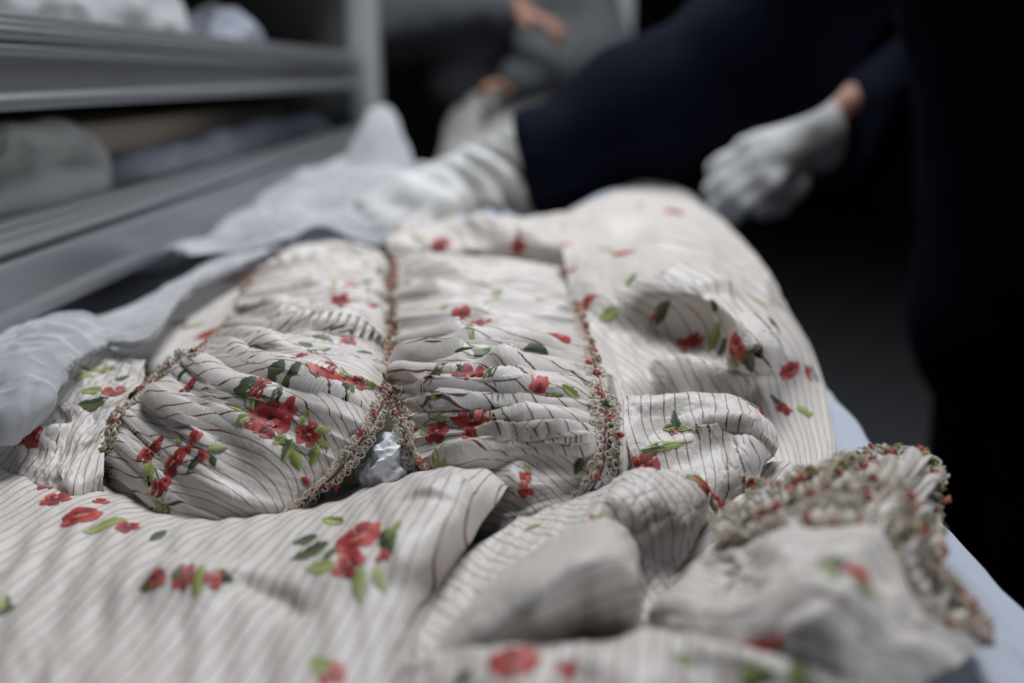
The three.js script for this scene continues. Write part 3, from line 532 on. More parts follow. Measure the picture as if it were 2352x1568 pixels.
F_('SR', [[1615, 1117, 50], [1645, 1142, 46], [1372, 1196, 40]]);
L_('SR', [[1600, 1100, 46, 150], [1641, 1166, 46, 290, 1], [1372, 1196, 56, 60, 2], [1392, 1230, 46, 300, 2], [1225, 1210, 40, 200, 2], [1630, 1105, 40, 20, 1]]);
R_('SK', [[822, 1232, 112], [188, 1182, 84]]);
F_('SK', [[802, 1298, 82], [130, 1146, 66], [295, 1210, 56], [428, 1326, 60]]);
B_('SK', [[880, 1278, 40], [232, 1152, 40], [362, 1330, 46], [490, 1330, 46], [112, 1118, 46], [766, 1552, 66]]);
L_('SK', [[712, 1268, 76, 195, 1], [766, 1196, 60, 150], [892, 1242, 70, 300, 1], [736, 1302, 66, 170, 2], [826, 1340, 60, 280, 2], [872, 1330, 44, 310, 2], [702, 1240, 50, 190, 1], [760, 1270, 40, 60, 1], [240, 1206, 74, 210, 2], [360, 1232, 44, 260, 1], [166, 1134, 40, 60], [345, 1336, 56, 190, 1], [456, 1336, 50, 280], [512, 1322, 40, 20, 1], [410, 1310, 30, 90, 1], [735, 1528, 60, 150, 2], [10, 1384, 40, 120], [12, 1404, 36, 220, 1], [905, 1215, 46, 60]]);
F_('LSL', [[262, 900, 58], [86, 1005, 48]]);
L_('LSL', [[215, 930, 74, 180, 1], [208, 897, 66, 160], [222, 852, 100, 175, 2, .25], [56, 1000, 50, 150, 1], [282, 868, 40, 60, 1], [190, 862, 60, 170, 2]]);
R_('LS', [[488, 764, 70], [545, 640, 60]]);
L_('LS', [[410, 742, 54, 170, 1], [446, 748, 50, 20], [524, 640, 44, 170], [556, 656, 44, 330, 1], [330, 845, 40, 150]]);
B_('LS', [[462, 775, 40], [430, 752, 34]]);
B_('SC', [[1966, 1316, 56], [1600, 1488, 50]]);
L_('SC', [[1904, 1305, 64, 100], [1988, 1356, 50, 330], [1930, 1290, 36, 60, 1], [1545, 1480, 70, 200, 2]]);
R_('SC', [[1752, 1490, 136, .4]]);
R_('FG', [[1176, 1522, 124]]);
B_('FG', [[1304, 1540, 54]]);
L_('FG', [[1740, 1548, 90, 10], [1834, 1545, 80, 60, 2], [1292, 1506, 44, 150, 1], [1060, 1560, 60, 200, 1], [1570, 1512, 60, 160]]);

// ------------------------------------------------------------------ trims: looped braid, gimp cord and silk tufts
const ringGeo = new THREE.TorusGeometry(0.0016, 0.00028, 5, 10), tuftGeo = new THREE.SphereGeometry(1, 6, 4);
function painted(g, c) { const n = g.attributes.position.count, a = new Float32Array(n * 3); for (let i = 0; i < n; i++) { a[i * 3] = c.r; a[i * 3 + 1] = c.g; a[i * 3 + 2] = c.b; } g.setAttribute('color', new THREE.BufferAttribute(a, 3)); g.deleteAttribute('uv'); return g; }
function trimPath(pairs) { return pairs.map(([k, x, y]) => { const pn = panels[k], [i, j] = pn.find(x, y); return [pn.p(i, j), pn.n(i, j)]; }); }
function trim(pairs, { width = 0.004, step = 0.0016, tuftStep = 0.010, gimp = true, ring = 1 }, parent = dress) {
  const q = trimPath(pairs), cv = new THREE.CatmullRomCurve3(q.map((a) => a[0]), false, 'centripetal'), L = cv.getLength(), N = Math.max(4, Math.floor(L / step)), loops = [], tufts = [];
  const nAt = (t) => { const f = t * (q.length - 1), i = Math.min(q.length - 2, Math.floor(f)); return q[i][1].clone().lerp(q[i + 1][1], f - i).normalize(); };
  const m4 = new THREE.Matrix4(), up = V3(0, 0, 1);
  for (let k = 0; k < N; k++) {
    const t = (k + .5) / N, p = cv.getPointAt(t), n = nAt(t), tan = cv.getTangentAt(t), s = n.clone().cross(tan).normalize();
    const off = (k % 2 ? 1 : -1) * width * rr(.15, .55), sc = rr(.75, 1.25) * ring;
    p.addScaledVector(s, off).addScaledVector(n, rr(.0004, .0016));
    const face = n.clone().addScaledVector(s, rr(-.7, .7)).addScaledVector(tan, rr(-.7, .7)).normalize();
    m4.compose(p, new THREE.Quaternion().setFromUnitVectors(up, face), V3(sc, sc * rr(.7, 1), sc)); loops.push(ringGeo.clone().applyMatrix4(m4));
  }
  const root = mesh('looped_braid', mergeGeometries(loops), M.lace, parent);
  if (gimp) { const pts = []; for (let k = 0; k <= 60; k++) { const t = k / 60; pts.push(cv.getPointAt(t).addScaledVector(nAt(t), .0013)); } const tube = new THREE.TubeGeometry(new THREE.CatmullRomCurve3(pts), 200, .00045, 5); mesh('maroon_cord', painted(tube, col(0x6a2430)), M.thread, root); }
  const T_ = Math.floor(L / tuftStep), sc = new THREE.Quaternion(), e = new THREE.Euler();
  for (let k = 0; k < T_; k++) {
    const t = (k + rr(.2, .8)) / T_, c = cv.getPointAt(t), n = nAt(t), tan = cv.getTangentAt(t), s = n.clone().cross(tan).normalize(); c.addScaledVector(s, rr(-.6, .6) * width).addScaledVector(n, .0016);
    const base = k % 3 === 2 ? GREENS[Math.floor(rnd() * 3)] : [REDS[0], REDS[3], PINK, REDS[1]][Math.floor(rnd() * 4)], bits = [];
    for (let b = 0; b < 7; b++) { const g = tuftGeo.clone(); e.set(rr(-1, 1), rr(0, 6.28), rr(-1, 1)); m4.compose(c.clone().addScaledVector(s, rr(-.0014, .0014)).addScaledVector(tan, rr(-.0014, .0014)).addScaledVector(n, rr(0, .0012)), sc.setFromEuler(e), V3(rr(.0012, .0024), .0005, .0007)); g.applyMatrix4(m4); bits.push(painted(g, b === 6 ? GREENS[0] : base)); }
    mesh('silk_tuft', mergeGeometries(bits), M.thread, root);
  }
  return root;
}
trim([['LB', 889, 600], ['LB', 888, 650], ['LB', 887, 720], ['LB', 890, 795], ['LB', 888, 868], ['LB', 872, 935]], { width: .004, tuftStep: .012 });
trim([['LB', 872, 935], ['LB', 838, 995], ['LB', 785, 1072], ['LB', 715, 1132], ['LB', 655, 1185]], { width: .007, step: .0007, tuftStep: .012, ring: 1.15 });
trim([['RB', 908, 600], ['RB', 912, 650], ['RB', 914, 720], ['RB', 914, 790], ['RB', 910, 850], ['RB', 903, 880]], { width: .005, tuftStep: .010 });
trim([['RB', 903, 885], ['RB', 920, 940], ['RB', 935, 1010], ['RB', 965, 1075], ['RB', 985, 1088]], { width: .008, step: .0007, tuftStep: .016, ring: 1.2 });
trim([['LB', 606, 604], ['LB', 566, 660], ['LB', 528, 730], ['LB', 486, 785], ['LB', 450, 815]], { width: .006, tuftStep: .012 });
trim([['LB', 450, 812], ['LB', 385, 850], ['LB', 318, 902], ['LB', 262, 962], ['LB', 235, 1040], ['LB', 255, 1110]], { width: .018, step: .00035, tuftStep: .007, ring: 1.35 });
trim([['RB', 1288, 625], ['RB', 1308, 672], ['RB', 1330, 730], ['RB', 1352, 800], ['RB', 1374, 870]], { width: .007, tuftStep: .011 });
trim([['RB', 1384, 890], ['RB', 1388, 930], ['RB', 1388, 1000], ['RB', 1380, 1080], ['RB', 1330, 1150], ['RB', 1280, 1195]], { width: .011, step: .0006, tuftStep: .010, ring: 1.25 });
// the cuff: a ruched band with braid and tufts
pn = new Panel([
  [[1655, 1225, .026], [1740, 1170, .030], [1870, 1105, .034], [2000, 1075, .036], [2120, 1065, .036], [2120, 1200, .03], [2150, 1320, .022], [2255, 1445, .010]],
  [[1650, 1215, .032], [1738, 1155, .038], [1868, 1088, .044], [2000, 1057, .047], [2128, 1044, .048], [2130, 1190, .042], [2164, 1310, .034], [2266, 1440, .021]],
  [[1640, 1238, .042], [1745, 1195, .050], [1870, 1150, .056], [1985, 1130, .060], [2065, 1125, .060], [2090, 1245, .054], [2140, 1350, .044], [2258, 1462, .028]],
  [[1640, 1264, .038], [1760, 1242, .048], [1880, 1224, .054], [1970, 1214, .057], [2005, 1214, .057], [2046, 1290, .049], [2114, 1390, .039], [2242, 1492, .022]],
], 300, 60);
pn.displace((u, v, p) => [0.0028 * Math.sin(u * 150 + 5 * noise(u * 14, v * 2)) * Math.sin(Math.PI * Math.min(1, v * 1.05)) + 0.003 * noise(u * 20, v * 3, 4), 0]);
clothPart('CT', 'trimmed_cuff', pn, along.u(0));
for (const v of [[1652, 1225, 1738, 1160, 1868, 1092, 2000, 1060, 2126, 1046, 2128, 1190, 2162, 1310, 2262, 1440], [1642, 1240, 1745, 1195, 1870, 1150, 1985, 1130, 2070, 1128, 2092, 1245, 2140, 1350, 2256, 1462], [1645, 1262, 1762, 1240, 1882, 1222, 1972, 1212, 2008, 1214, 2048, 1290, 2116, 1390, 2240, 1488]]) { const a = []; for (let k = 0; k < v.length; k += 2) a.push(['CT', v[k], v[k + 1]]); trim(a, { width: .012, step: .0007, tuftStep: .0055, ring: 1.35 }, panels.CT.mesh); }
trim([['SL', 1690, 1095], ['CT', 1800, 1125], ['CT', 1900, 1095], ['CT', 2010, 1075]], { width: .006, step: .001, tuftStep: .008 }, panels.CT.mesh);

// ------------------------------------------------------------------ the tray, its tissue and the storage cabinet
const XF = -0.34;                                  // plane of the cabinet's front
const Z0 = 0.35, Z1 = -1.93;                        // near and far end of the drawers
function rail(y0, z0, z1) {                        // extruded aluminium drawer front, profile in (x, y)
  const s = [[-.03, .062], [-.014, .062], [-.012, .060], [-.012, .057], [-.008, .057], [-.006, .055], [-.006, .052], [-.002, .052], [0, .050], [0, .046], [-.002, .044], [-.009, .044], [-.009, .040], [.001, .040], [.002, .039], [.002, .036], [-.003, .034], [-.003, .011], [.004, .009], [.006, .007], [.006, .001], [.005, 0], [-.03, 0]];
  const sh = new THREE.Shape(s.map(([x, y]) => new THREE.Vector2(x, y))), g = new THREE.ExtrudeGeometry(sh, { depth: z0 - z1, bevelEnabled: false }); g.translate(XF, y0, z1); return g;
}
const cab = group('storage_cabinet', 'grey metal storage cabinet holding a stack of shallow drawers', 'cabinet');
mesh('end_panel', boxAt(-1.0, XF - .03, 0, 1.62, -1.99, -1.955), M.steel, cab);
mesh('end_post', boxAt(XF - .035, XF + .022, 0, 1.62, -2.0, -1.945, .004), M.enamel, cab);
mesh('near_panel', boxAt(-1.0, XF - .03, 0, 1.62, .37, .40), M.steel, cab);
mesh('near_post', boxAt(XF - .035, XF + .022, 0, 1.62, .365, .42, .004), M.enamel, cab);
mesh('back_panel', boxAt(-1.02, -1.0, 0, 1.62, -1.99, .40), M.cavity, cab);
mesh('top_panel', boxAt(-1.02, XF, 1.62, 1.65, -2.0, .42), M.enamel, cab);
mesh('base', boxAt(-1.0, XF - .02, .02, .12, -1.95, .37), M.steel, cab);
function drawer(y, label, grp) {
  const g = group('drawer', label, 'drawer', grp);
  mesh('front_rail', rail(T + y, Z0, Z1), M.alu, g);
  mesh('drawer_floor', boxAt(-.98, XF - .028, T + y + .002, T + y + .008, Z1, Z0), M.cavity, g);
  mesh('back_rail', boxAt(-.99, -.975, T + y, T + y + .05, Z1, Z0), M.steel, g);
  for (const z of [Z1, Z0 - .004]) mesh('side_wall', boxAt(-.975, XF - .03, T + y, T + y + .05, z, z + .004), M.steel, g);
  return g;
}
drawer(.045, 'aluminium drawer with ribbed front edge just above the dress, holding a tissue bundle');
drawer(.178, 'aluminium drawer holding a white padded roll, above the drawer with the tissue bundle');
drawer(.47, 'aluminium drawer above the padded roll');
[[-.40, 'closed aluminium drawer nearest the floor, third below the pulled-out tray'], [-.27, 'closed aluminium drawer second below the pulled-out tray'], [-.14, 'closed aluminium drawer directly below the pulled-out tray']].forEach(([y, l]) => drawer(y, l, 'closed drawers under the tray'));
const tray = group('pulled_out_tray', 'shallow pulled-out metal tray carrying the striped dress', 'tray');
mesh('tray_floor', boxAt(-.97, .186, T - .014, T - .006, -1.90, .32), M.steel, tray);
mesh('tray_rim', boxAt(.174, .186, T - .05, T - .006, -1.90, .32, .002), M.alu, tray);
for (const z of [-1.90, .315]) mesh('side_wall', boxAt(-.97, .174, T - .05, T - .014, z, z + .005), M.steel, tray);

function sheet(name, rows, nu, nv, label, disp, mat = M.tissue, grp) {
  const p = new Panel(rows, nu, nv); for (const d of disp) p.displace(d);
  const m = mesh(name, p.geometry((u, v, w, l) => [u * w * .3, v * l * .3]), mat); tag(m, label, 'tissue', grp); p.mesh = m; return p;
}
const baseRows = []; for (let k = 0; k <= 8; k++) { const z = .26 - 2.10 * k / 8; baseRows.push([V3(-.90, T + .001, z), V3(-.55, T + .001, z), V3(-.2, T + .001, z), V3(.05, T + .001, z), V3(.155, T + .001, z), V3(.182, T - .001, z), V3(.196, T - .012, z), V3(.201, T - .05, z), V3(.204, T - .13, z)]); }
sheet('tissue_sheet', baseRows, 240, 240, 'white tissue sheet lining the tray and hanging over its edge', [(u, v, p) => [Math.max(-.0008, .0028 * fbm(p.x * 12, p.z * 9, 3) * smooth(.0, .2, u)) + (p.x > .17 ? .003 * fbm(p.z * 22, p.y * 8, 6) : 0), 0]], M.tissueDense);
const crumple = (a, s, z) => (u, v, p) => [a * (1 - 2 * Math.abs(noise(p.x * s, p.z * s + p.y * s, z))) + a * .5 * (1 - 2 * Math.abs(noise(p.x * s * 2.3, p.z * s * 2.3 + p.y * s, z + 3))), 0];
sheet('tissue_sheet', [
  [[-80, 800, .028], [60, 744, .048], [150, 722, .054], [240, 735, .05], [290, 772, .044]],
  [[-80, 860, .040], [60, 800, .055], [140, 775, .058], [210, 774, .052], [250, 792, .047]],
  [[-80, 930, .042], [40, 870, .052], [110, 850, .052], [165, 832, .049], [205, 812, .047]],
  [[-80, 1000, .034], [20, 950, .044], [75, 930, .046], [115, 910, .046], [152, 872, .047]],
  [[-80, 1060, .022], [-10, 1035, .03], [35, 1000, .034], [78, 962, .038], [108, 925, .041]],
], 120, 120, 'white tissue sheet folded over the left sleeve of the dress', [crumple(.004, 16, 1), crumple(.0015, 40, 2), rumple(.003, 4, 4, 141)]);
sheet('tissue_sheet', [
  [[180, 745, .026], [310, 702, .036], [415, 640, .044], [520, 585, .048], [640, 556, .05]],
  [[200, 752, .040], [320, 722, .050], [412, 660, .055], [520, 598, .057], [640, 568, .057]],
  [[240, 785, .048], [336, 774, .053], [392, 708, .056], [452, 647, .056], [565, 606, .054]],
  [[250, 790, .040], [340, 778, .044], [396, 714, .048], [456, 653, .049], [567, 610, .048]],
], 140, 100, 'thin white tissue curling along the side of the bodice', [crumple(.0015, 26, 4), rumple(.0015, 4, 4, 142)]);
const TS3 = sheet('tissue_sheet', [
  [[300, 640, .02], [480, 520, .03], [660, 425, .045], [790, 388, .06], [900, 388, .065], [990, 396, .06]],
  [[360, 625, .03], [540, 520, .048], [690, 430, .07], [790, 405, .082], [890, 412, .082], [980, 430, .074]],
  [[400, 620, .038], [560, 540, .052], [680, 470, .066], [780, 455, .072], [870, 465, .07], [950, 480, .066]],
  [[430, 618, .04], [560, 572, .051], [670, 520, .06], [770, 500, .062], [850, 505, .060], [920, 520, .058]],
  [[450, 632, .04], [570, 602, .048], [660, 568, .053], [760, 548, .055], [830, 548, .054], [890, 556, .052]],
], 160, 140, 'white tissue sheet bunched behind the bodice under the gloved hand', [crumple(.009, 8, 7), crumple(.003, 22, 8), rumple(.007, 4, 4, 143)]);
sheet('tissue_sheet', [
  [[838, 262, 0, 1.40], [856, 246, 0, 1.39], [876, 241, 0, 1.385], [900, 246, 0, 1.39], [918, 262, 0, 1.40]],
  [[806, 330, 0, 1.37], [840, 300, 0, 1.34], [880, 292, 0, 1.33], [918, 305, 0, 1.34], [944, 340, 0, 1.37]],
  [[780, 385, 0, 1.34], [830, 365, 0, 1.30], [880, 360, 0, 1.28], [930, 370, 0, 1.29], [966, 395, 0, 1.32]],
  [[740, 440, 0, 1.28], [820, 430, 0, 1.24], [880, 428, 0, 1.22], [940, 430, 0, 1.23], [1000, 440, 0, 1.27]],
], 100, 100, 'peaked white tissue sheet standing up beside the cabinet post', [crumple(.007, 10, 11), rumple(.006, 3, 3, 144)]);
// crumpled tissue balls
function ball(name, c, rx, ry, rz, sd, label, mat = M.tissue, cat = 'tissue', amp = .28, facet = false) {
  const q1 = facet ? 1.8 : 1.5;
  let g = new THREE.IcosahedronGeometry(1, facet ? 8 : 9); g.deleteAttribute('normal'); g.deleteAttribute('uv'); if (!facet) g = mergeVertices(g, 1e-5); const uvs = new Float32Array(g.attributes.position.count * 2); for (let i = 0; i < uvs.length / 2; i++) { uvs[i * 2] = g.attributes.position.getX(i) * .5 + .5 * g.attributes.position.getZ(i); uvs[i * 2 + 1] = g.attributes.position.getY(i) * .5; } g.setAttribute('uv', new THREE.BufferAttribute(uvs, 2)); const p = g.attributes.position;
  for (let i = 0; i < p.count; i++) { const x = p.getX(i), y = p.getY(i), z = p.getZ(i), r = 1 + amp * (1 - 2 * Math.abs(noise(x * q1 + sd, y * q1, z * q1))) + amp * (facet ? .5 : .28) * (1 - 2 * Math.abs(noise(x * q1 * 2.4 + sd, y * q1 * 2.4, z * q1 * 2.4))); p.setXYZ(i, x * rx * r, y * ry * r, z * rz * r); }
  g.computeVertexNormals(); const m = mesh(name, g, mat); m.position.copy(c); tag(m, label, cat); return m;
}
ball('tissue_wad', D(900, 1082, .474), .0125, .014, .012, 3, 'crumpled white tissue wad stuffed into the open front of the bodice', M.tissueWhite, 'tissue', .3, true);
ball('tissue_wad', D(858, 1140, .478), .009, .009, .012, 9, 'small grey tissue wad at the bottom of the bodice opening', M.tissueDense);
ball('tissue_wad', D(770, 1165, .47), .012, .007, .012, 5, 'soft pale tissue wad below the fringed point of the bodice', M.tissueDense);
// contents of the drawers
function roll(name, pts, r, label, seedn, mat, flat = 1, cat = 'bundle') {
  const cv = new THREE.CatmullRomCurve3(pts), g = new THREE.TubeGeometry(cv, 120, r, 48, false), p = g.attributes.position, n = g.attributes.normal;
  for (let i = 0; i < p.count; i++) { const x = p.getX(i), y = p.getY(i), z = p.getZ(i), d = r * (.22 * fbm(x * 9 + seedn, z * 9, y * 9) + .14 * (1 - 2 * Math.abs(noise(x * 26 + seedn, z * 22, y * 26)))); p.setXYZ(i, x + n.getX(i) * d, y + n.getY(i) * d, z + n.getZ(i) * d); }
  // closed ends
  g.computeVertexNormals(); const parts = [g];
  [[0, pts[0]], [120, pts[pts.length - 1]]].forEach(([row, c], e) => { const q = [c.x, c.y, c.z + (e ? -r * .5 : r * .5)], id = []; for (let k = 0; k <= 48; k++) { const o = row * 49 + k; q.push(p.getX(o), p.getY(o), p.getZ(o)); } for (let k = 1; k <= 48; k++) e ? id.push(0, k + 1, k) : id.push(0, k, k + 1); const h = new THREE.BufferGeometry(); h.setAttribute('position', new THREE.Float32BufferAttribute(q, 3)); h.setAttribute('uv', new THREE.Float32BufferAttribute(new Float32Array(q.length / 3 * 2), 2)); h.setIndex(id); h.computeVertexNormals(); parts.push(h); });
  const m = mesh(name, mergeGeometries(parts), mat); m.scale.y = 1; tag(m, label, cat); return m;
}
roll('padded_roll', [V3(-.46, T + .256, .25), V3(-.455, T + .257, -.3), V3(-.45, T + .258, -.7), V3(-.46, T + .255, -1.15)], .056, 'thick white padded roll lying in the upper drawer', 3, M.batting);
ball('tissue_bundle', V3(-.42, T + .236, -1.33), .045, .044, .09, 14, 'pale tissue bundle at the end of the padded roll', M.tissueDense, 'tissue', .16);
roll('tissue_roll', [V3(-.412, T + .084, -.96), V3(-.408, T + .094, -1.15), V3(-.408, T + .100, -1.45), V3(-.406, T + .102, -1.74)], .033, 'rumpled tissue-wrapped roll lying in the lower drawer', 8, M.tissueDense, 1, 'tissue');
ball('polythene_bag', V3(-.412, T + .112, -.79), .038, .046, .12, 21, 'crumpled translucent bag bulging from the lower drawer', M.poly, 'bag', .2);
{ const bx = group('archival_box', 'low grey-brown archival box behind the tissue roll in the lower drawer', 'box'); mesh('box_body', boxAt(-.90, -.472, T + .0535, T + .12, -1.80, -.55, .002), M.board, bx); mesh('box_lid', boxAt(-.905, -.467, T + .112, T + .150, -1.805, -.545, .002), M.board, bx); }
// ------------------------------------------------------------------ people
function netMesh(f, lo, hi, cell) {                // surface nets over a signed distance
  const n = [0, 1, 2].map((k) => Math.ceil((hi[k] - lo[k]) / cell) + 1), [nx, ny, nz] = n, v = new Float32Array(nx * ny * nz), id = new Int32Array(nx * ny * nz).fill(-1), pos = [], idx = [];
  for (let z = 0, o = 0; z < nz; z++) for (let y = 0; y < ny; y++) for (let x = 0; x < nx; x++, o++) v[o] = f(lo[0] + x * cell, lo[1] + y * cell, lo[2] + z * cell);
  const at = (x, y, z) => (z * ny + y) * nx + x, E = [[0, 1], [2, 3], [4, 5], [6, 7], [0, 2], [1, 3], [4, 6], [5, 7], [0, 4], [1, 5], [2, 6], [3, 7]];
  for (let z = 0; z < nz - 1; z++) for (let y = 0; y < ny - 1; y++) for (let x = 0; x < nx - 1; x++) {
    const c = []; let s = 0; for (let k = 0; k < 8; k++) { c.push(v[at(x + (k & 1), y + (k >> 1 & 1), z + (k >> 2))]); if (c[k] < 0) s++; } if (s === 0 || s === 8) continue;
    let px = 0, py = 0, pz = 0, m = 0; for (const [a, b] of E) if ((c[a] < 0) !== (c[b] < 0)) { const t = c[a] / (c[a] - c[b]); px += (a & 1) + ((b & 1) - (a & 1)) * t; py += (a >> 1 & 1) + ((b >> 1 & 1) - (a >> 1 & 1)) * t; pz += (a >> 2) + ((b >> 2) - (a >> 2)) * t; m++; }
    id[at(x, y, z)] = pos.length / 3; pos.push(lo[0] + (x + px / m) * cell, lo[1] + (y + py / m) * cell, lo[2] + (z + pz / m) * cell);
  }
  const quad = (a, b, c, d, fl) => { if (a < 0 || b < 0 || c < 0 || d < 0) return; fl ? idx.push(a, b, c, a, c, d) : idx.push(a, c, b, a, d, c); };
  for (let z = 1; z < nz - 1; z++) for (let y = 1; y < ny - 1; y++) for (let x = 1; x < nx - 1; x++) {
    const a = v[at(x, y, z)] < 0;
    if (a !== v[at(x + 1, y, z)] < 0) quad(id[at(x, y - 1, z - 1)], id[at(x, y, z - 1)], id[at(x, y, z)], id[at(x, y - 1, z)], a);
    if (a !== v[at(x, y + 1, z)] < 0) quad(id[at(x - 1, y, z - 1)], id[at(x - 1, y, z)], id[at(x, y, z)], id[at(x, y, z - 1)], a);
    if (a !== v[at(x, y, z + 1)] < 0) quad(id[at(x - 1, y - 1, z)], id[at(x, y - 1, z)], id[at(x, y, z)], id[at(x - 1, y, z)], a);
  }
  const g = new THREE.BufferGeometry(); g.setAttribute('position', new THREE.Float32BufferAttribute(pos, 3)); g.setIndex(idx); g.computeVertexNormals(); return g;
}
// bones: [a, b, ra, rb]; smooth minimum k
function bodyField(bones, k, extra) {
  const B = bones.map(([a, b, ra, rb]) => { const dx = b.x - a.x, dy = b.y - a.y, dz = b.z - a.z; return [a.x, a.y, a.z, dx, dy, dz, dx * dx + dy * dy + dz * dz || 1e-9, ra, rb]; });
  return (x, y, z) => {
    let d = 1e3;
    for (const q of B) { const px = x - q[0], py = y - q[1], pz = z - q[2], t = Math.min(1, Math.max(0, (px * q[3] + py * q[4] + pz * q[5]) / q[6])), ex = px - q[3] * t, ey = py - q[4] * t, ez = pz - q[5] * t, e = Math.sqrt(ex * ex + ey * ey + ez * ez) - (q[7] + (q[8] - q[7]) * t); const h = Math.max(k - Math.abs(d - e), 0) / k; d = Math.min(d, e) - h * h * k * .25; }
    return extra ? extra(d, x, y, z) : d;
  };
}
function fieldGeo(bones, k, cell, extra, pad = .03) {
  const lo = [1e9, 1e9, 1e9], hi = [-1e9, -1e9, -1e9];
  for (const [a, b, ra, rb] of bones) [[a, ra], [b, rb]].forEach(([p, r]) => ['x', 'y', 'z'].forEach((c, i) => { lo[i] = Math.min(lo[i], p[c] - r - pad); hi[i] = Math.max(hi[i], p[c] + r + pad); }));
  return netMesh(bodyField(bones, k, extra), lo, hi, cell);
}
function headGeo(c, dir, s = 1) {                  // skull, jaw, nose, brow, ears; dir is where the face looks
  const u = V3(0, 1, 0), f = dir.clone().setY(0).normalize(), r = f.clone().cross(u), at = (x, y, z) => c.clone().addScaledVector(r, x * s).addScaledVector(u, y * s).addScaledVector(f, z * s);
  const b = [[at(0, .04, -.025), at(0, .045, .02), .078 * s, .074 * s], [at(0, -.04, .035), at(0, -.085, .055), .058 * s, .03 * s], [at(-.03, -.06, .02), at(.03, -.06, .02), .045 * s, .045 * s], [at(0, .015, .092), at(0, -.025, .112), .009 * s, .014 * s], [at(-.03, .03, .078), at(.03, .03, .078), .014 * s, .014 * s], [at(-.02, -.058, .088), at(.02, -.058, .088), .009 * s, .009 * s]];
  for (const e of [-1, 1]) b.push([at(e * .078, .02, -.01), at(e * .08, -.02, -.005), .014 * s, .01 * s], [at(e * .04, -.015, .062), at(e * .035, -.03, .068), .022 * s, .02 * s]);
  return { geo: fieldGeo(b, .02 * s, .004), at };
}
function eyesAndHair(parent, at, s, long) {
  for (const e of [-1, 1]) { const g = new THREE.SphereGeometry(.0115 * s, 16, 12); const p = at(e * .031, .012, .075); g.translate(p.x, p.y, p.z); mesh('eye', g, M.eye, parent); }
  const b = [[at(0, .055, -.035), at(0, .065, .005), .083 * s, .077 * s], [at(0, .0, -.06), at(0, -.06, -.06), .066 * s, .05 * s]]; if (long) b.push([at(0, -.06, -.07), at(0, -.2, -.09), .055 * s, .03 * s]);
  mesh('hair', fieldGeo(b, .03, .006), M.hair, parent);
}
function hand(wrist, knuckle, normal, curl, s = 1, thumbSide = 1, spread = 1) {   // bones of a hand; normal points out of the back of the hand
  const f = knuckle.clone().sub(wrist).normalize(), nn = normal.clone().addScaledVector(f, -normal.dot(f)).normalize(), side = f.clone().cross(nn).multiplyScalar(thumbSide), L = knuckle.distanceTo(wrist), b = [];
  const at = (x, y, z) => wrist.clone().addScaledVector(side, x * s).addScaledVector(nn, y * s).addScaledVector(f, z * s);
  for (let k = 0; k < 4; k++) { const x = (.030 - k * .020), kz = L / s + [.0, .004, 0, -.008][k]; b.push([at(x * .55, 0, .01), at(x, 0, kz), .0165 * s, .0125 * s]); }
  const len = [.042, .046, .042, .034], rad = [.0105, .011, .0105, .0095];
  for (let k = 0; k < 4; k++) {
    let x = .030 - k * .020, p = at(x, 0, L / s + [.0, .004, 0, -.008][k]), ang = 0, dirx = side.clone().multiplyScalar((1.5 - k) * .07 * spread);
    for (let j = 0; j < 3; j++) { ang += curl[k] * [.55, .9, .6][j]; const d = f.clone().multiplyScalar(Math.cos(ang)).addScaledVector(nn, -Math.sin(ang)).add(dirx).normalize(), q = p.clone().addScaledVector(d, len[k] * [1, .64, .5][j] * s); b.push([p, q, rad[k] * s * [1, .95, .88][j], rad[k] * s * [.95, .88, .78][j]]); p = q; }
  }
  const t0 = at(.02, -.004, .018), t1 = at(.05, -.016, .05), t2 = at(.058, -.03, .08), t3 = at(.052, -.042, .103);
  b.push([t0, t1, .018 * s, .014 * s], [t1, t2, .0125 * s, .0115 * s], [t2, t3, .0115 * s, .0095 * s]);
  return { bones: b, at };
}
// --- the person in navy, leaning over the tray from the right
const shN = V3(.46, 1.36, -1.00), elN = D(1770, 95, 1.10), wrN = D(1130, 405, 1.085), shF = V3(.50, 1.36, -1.40), elF = V3(.62, 1.07, -1.52), wrF = D(1846, 312, 1.36), hip = V3(.66, .92, -1.22), chest = V3(.53, 1.26, -1.2), neck = V3(.42, 1.44, -1.2), headC = V3(.335, 1.55, -1.2);
const p1 = group('person', 'person in dark navy top and white gloves reaching over the dress', 'person');
const hNk = D(960, 452, 1.02), hN = hand(wrN, hNk, V3(.1, .9, .35), [.75, .85, .9, .9], 1, 1, .8);
const hFk = D(1735, 385, 1.315), hF = hand(wrF, hFk, V3(-.1, .25, .95), [.9, 1.0, 1.05, 1.1], 1.0, -1, .6);
const inner = [[hip, chest, .145, .15], [chest, neck, .13, .05], [neck, headC, .05, .05], [chest, shN, .10, .065], [chest, shF, .10, .065], [shN, elN, .05, .038], [elN, wrN, .030, .010], [shF, elF, .05, .038], [elF, wrF, .036, .027], [wrN, hNk, .010, .008], [wrF, hFk, .02, .016], [hip, V3(.64, .5, -1.13), .09, .06], [V3(.64, .5, -1.13), V3(.67, .09, -1.13), .06, .04], [hip, V3(.64, .5, -1.32), .09, .06], [V3(.64, .5, -1.32), V3(.67, .09, -1.32), .06, .04]];
const hd = headGeo(headC, V3(-1, -.2, .1));
const bodyMesh = mesh('body', mergeGeometries([fieldGeo(inner, .05, .014), hd.geo]), M.skin, p1);
eyesAndHair(p1, hd.at, 1, true);
const cuffN = D(1205, 398, 1.10), cuffF = D(1936, 318, 1.385);
const foldy = (amp) => (d, x, y, z) => d + amp * fbm(x * 16, y * 16, z * 16, 2);

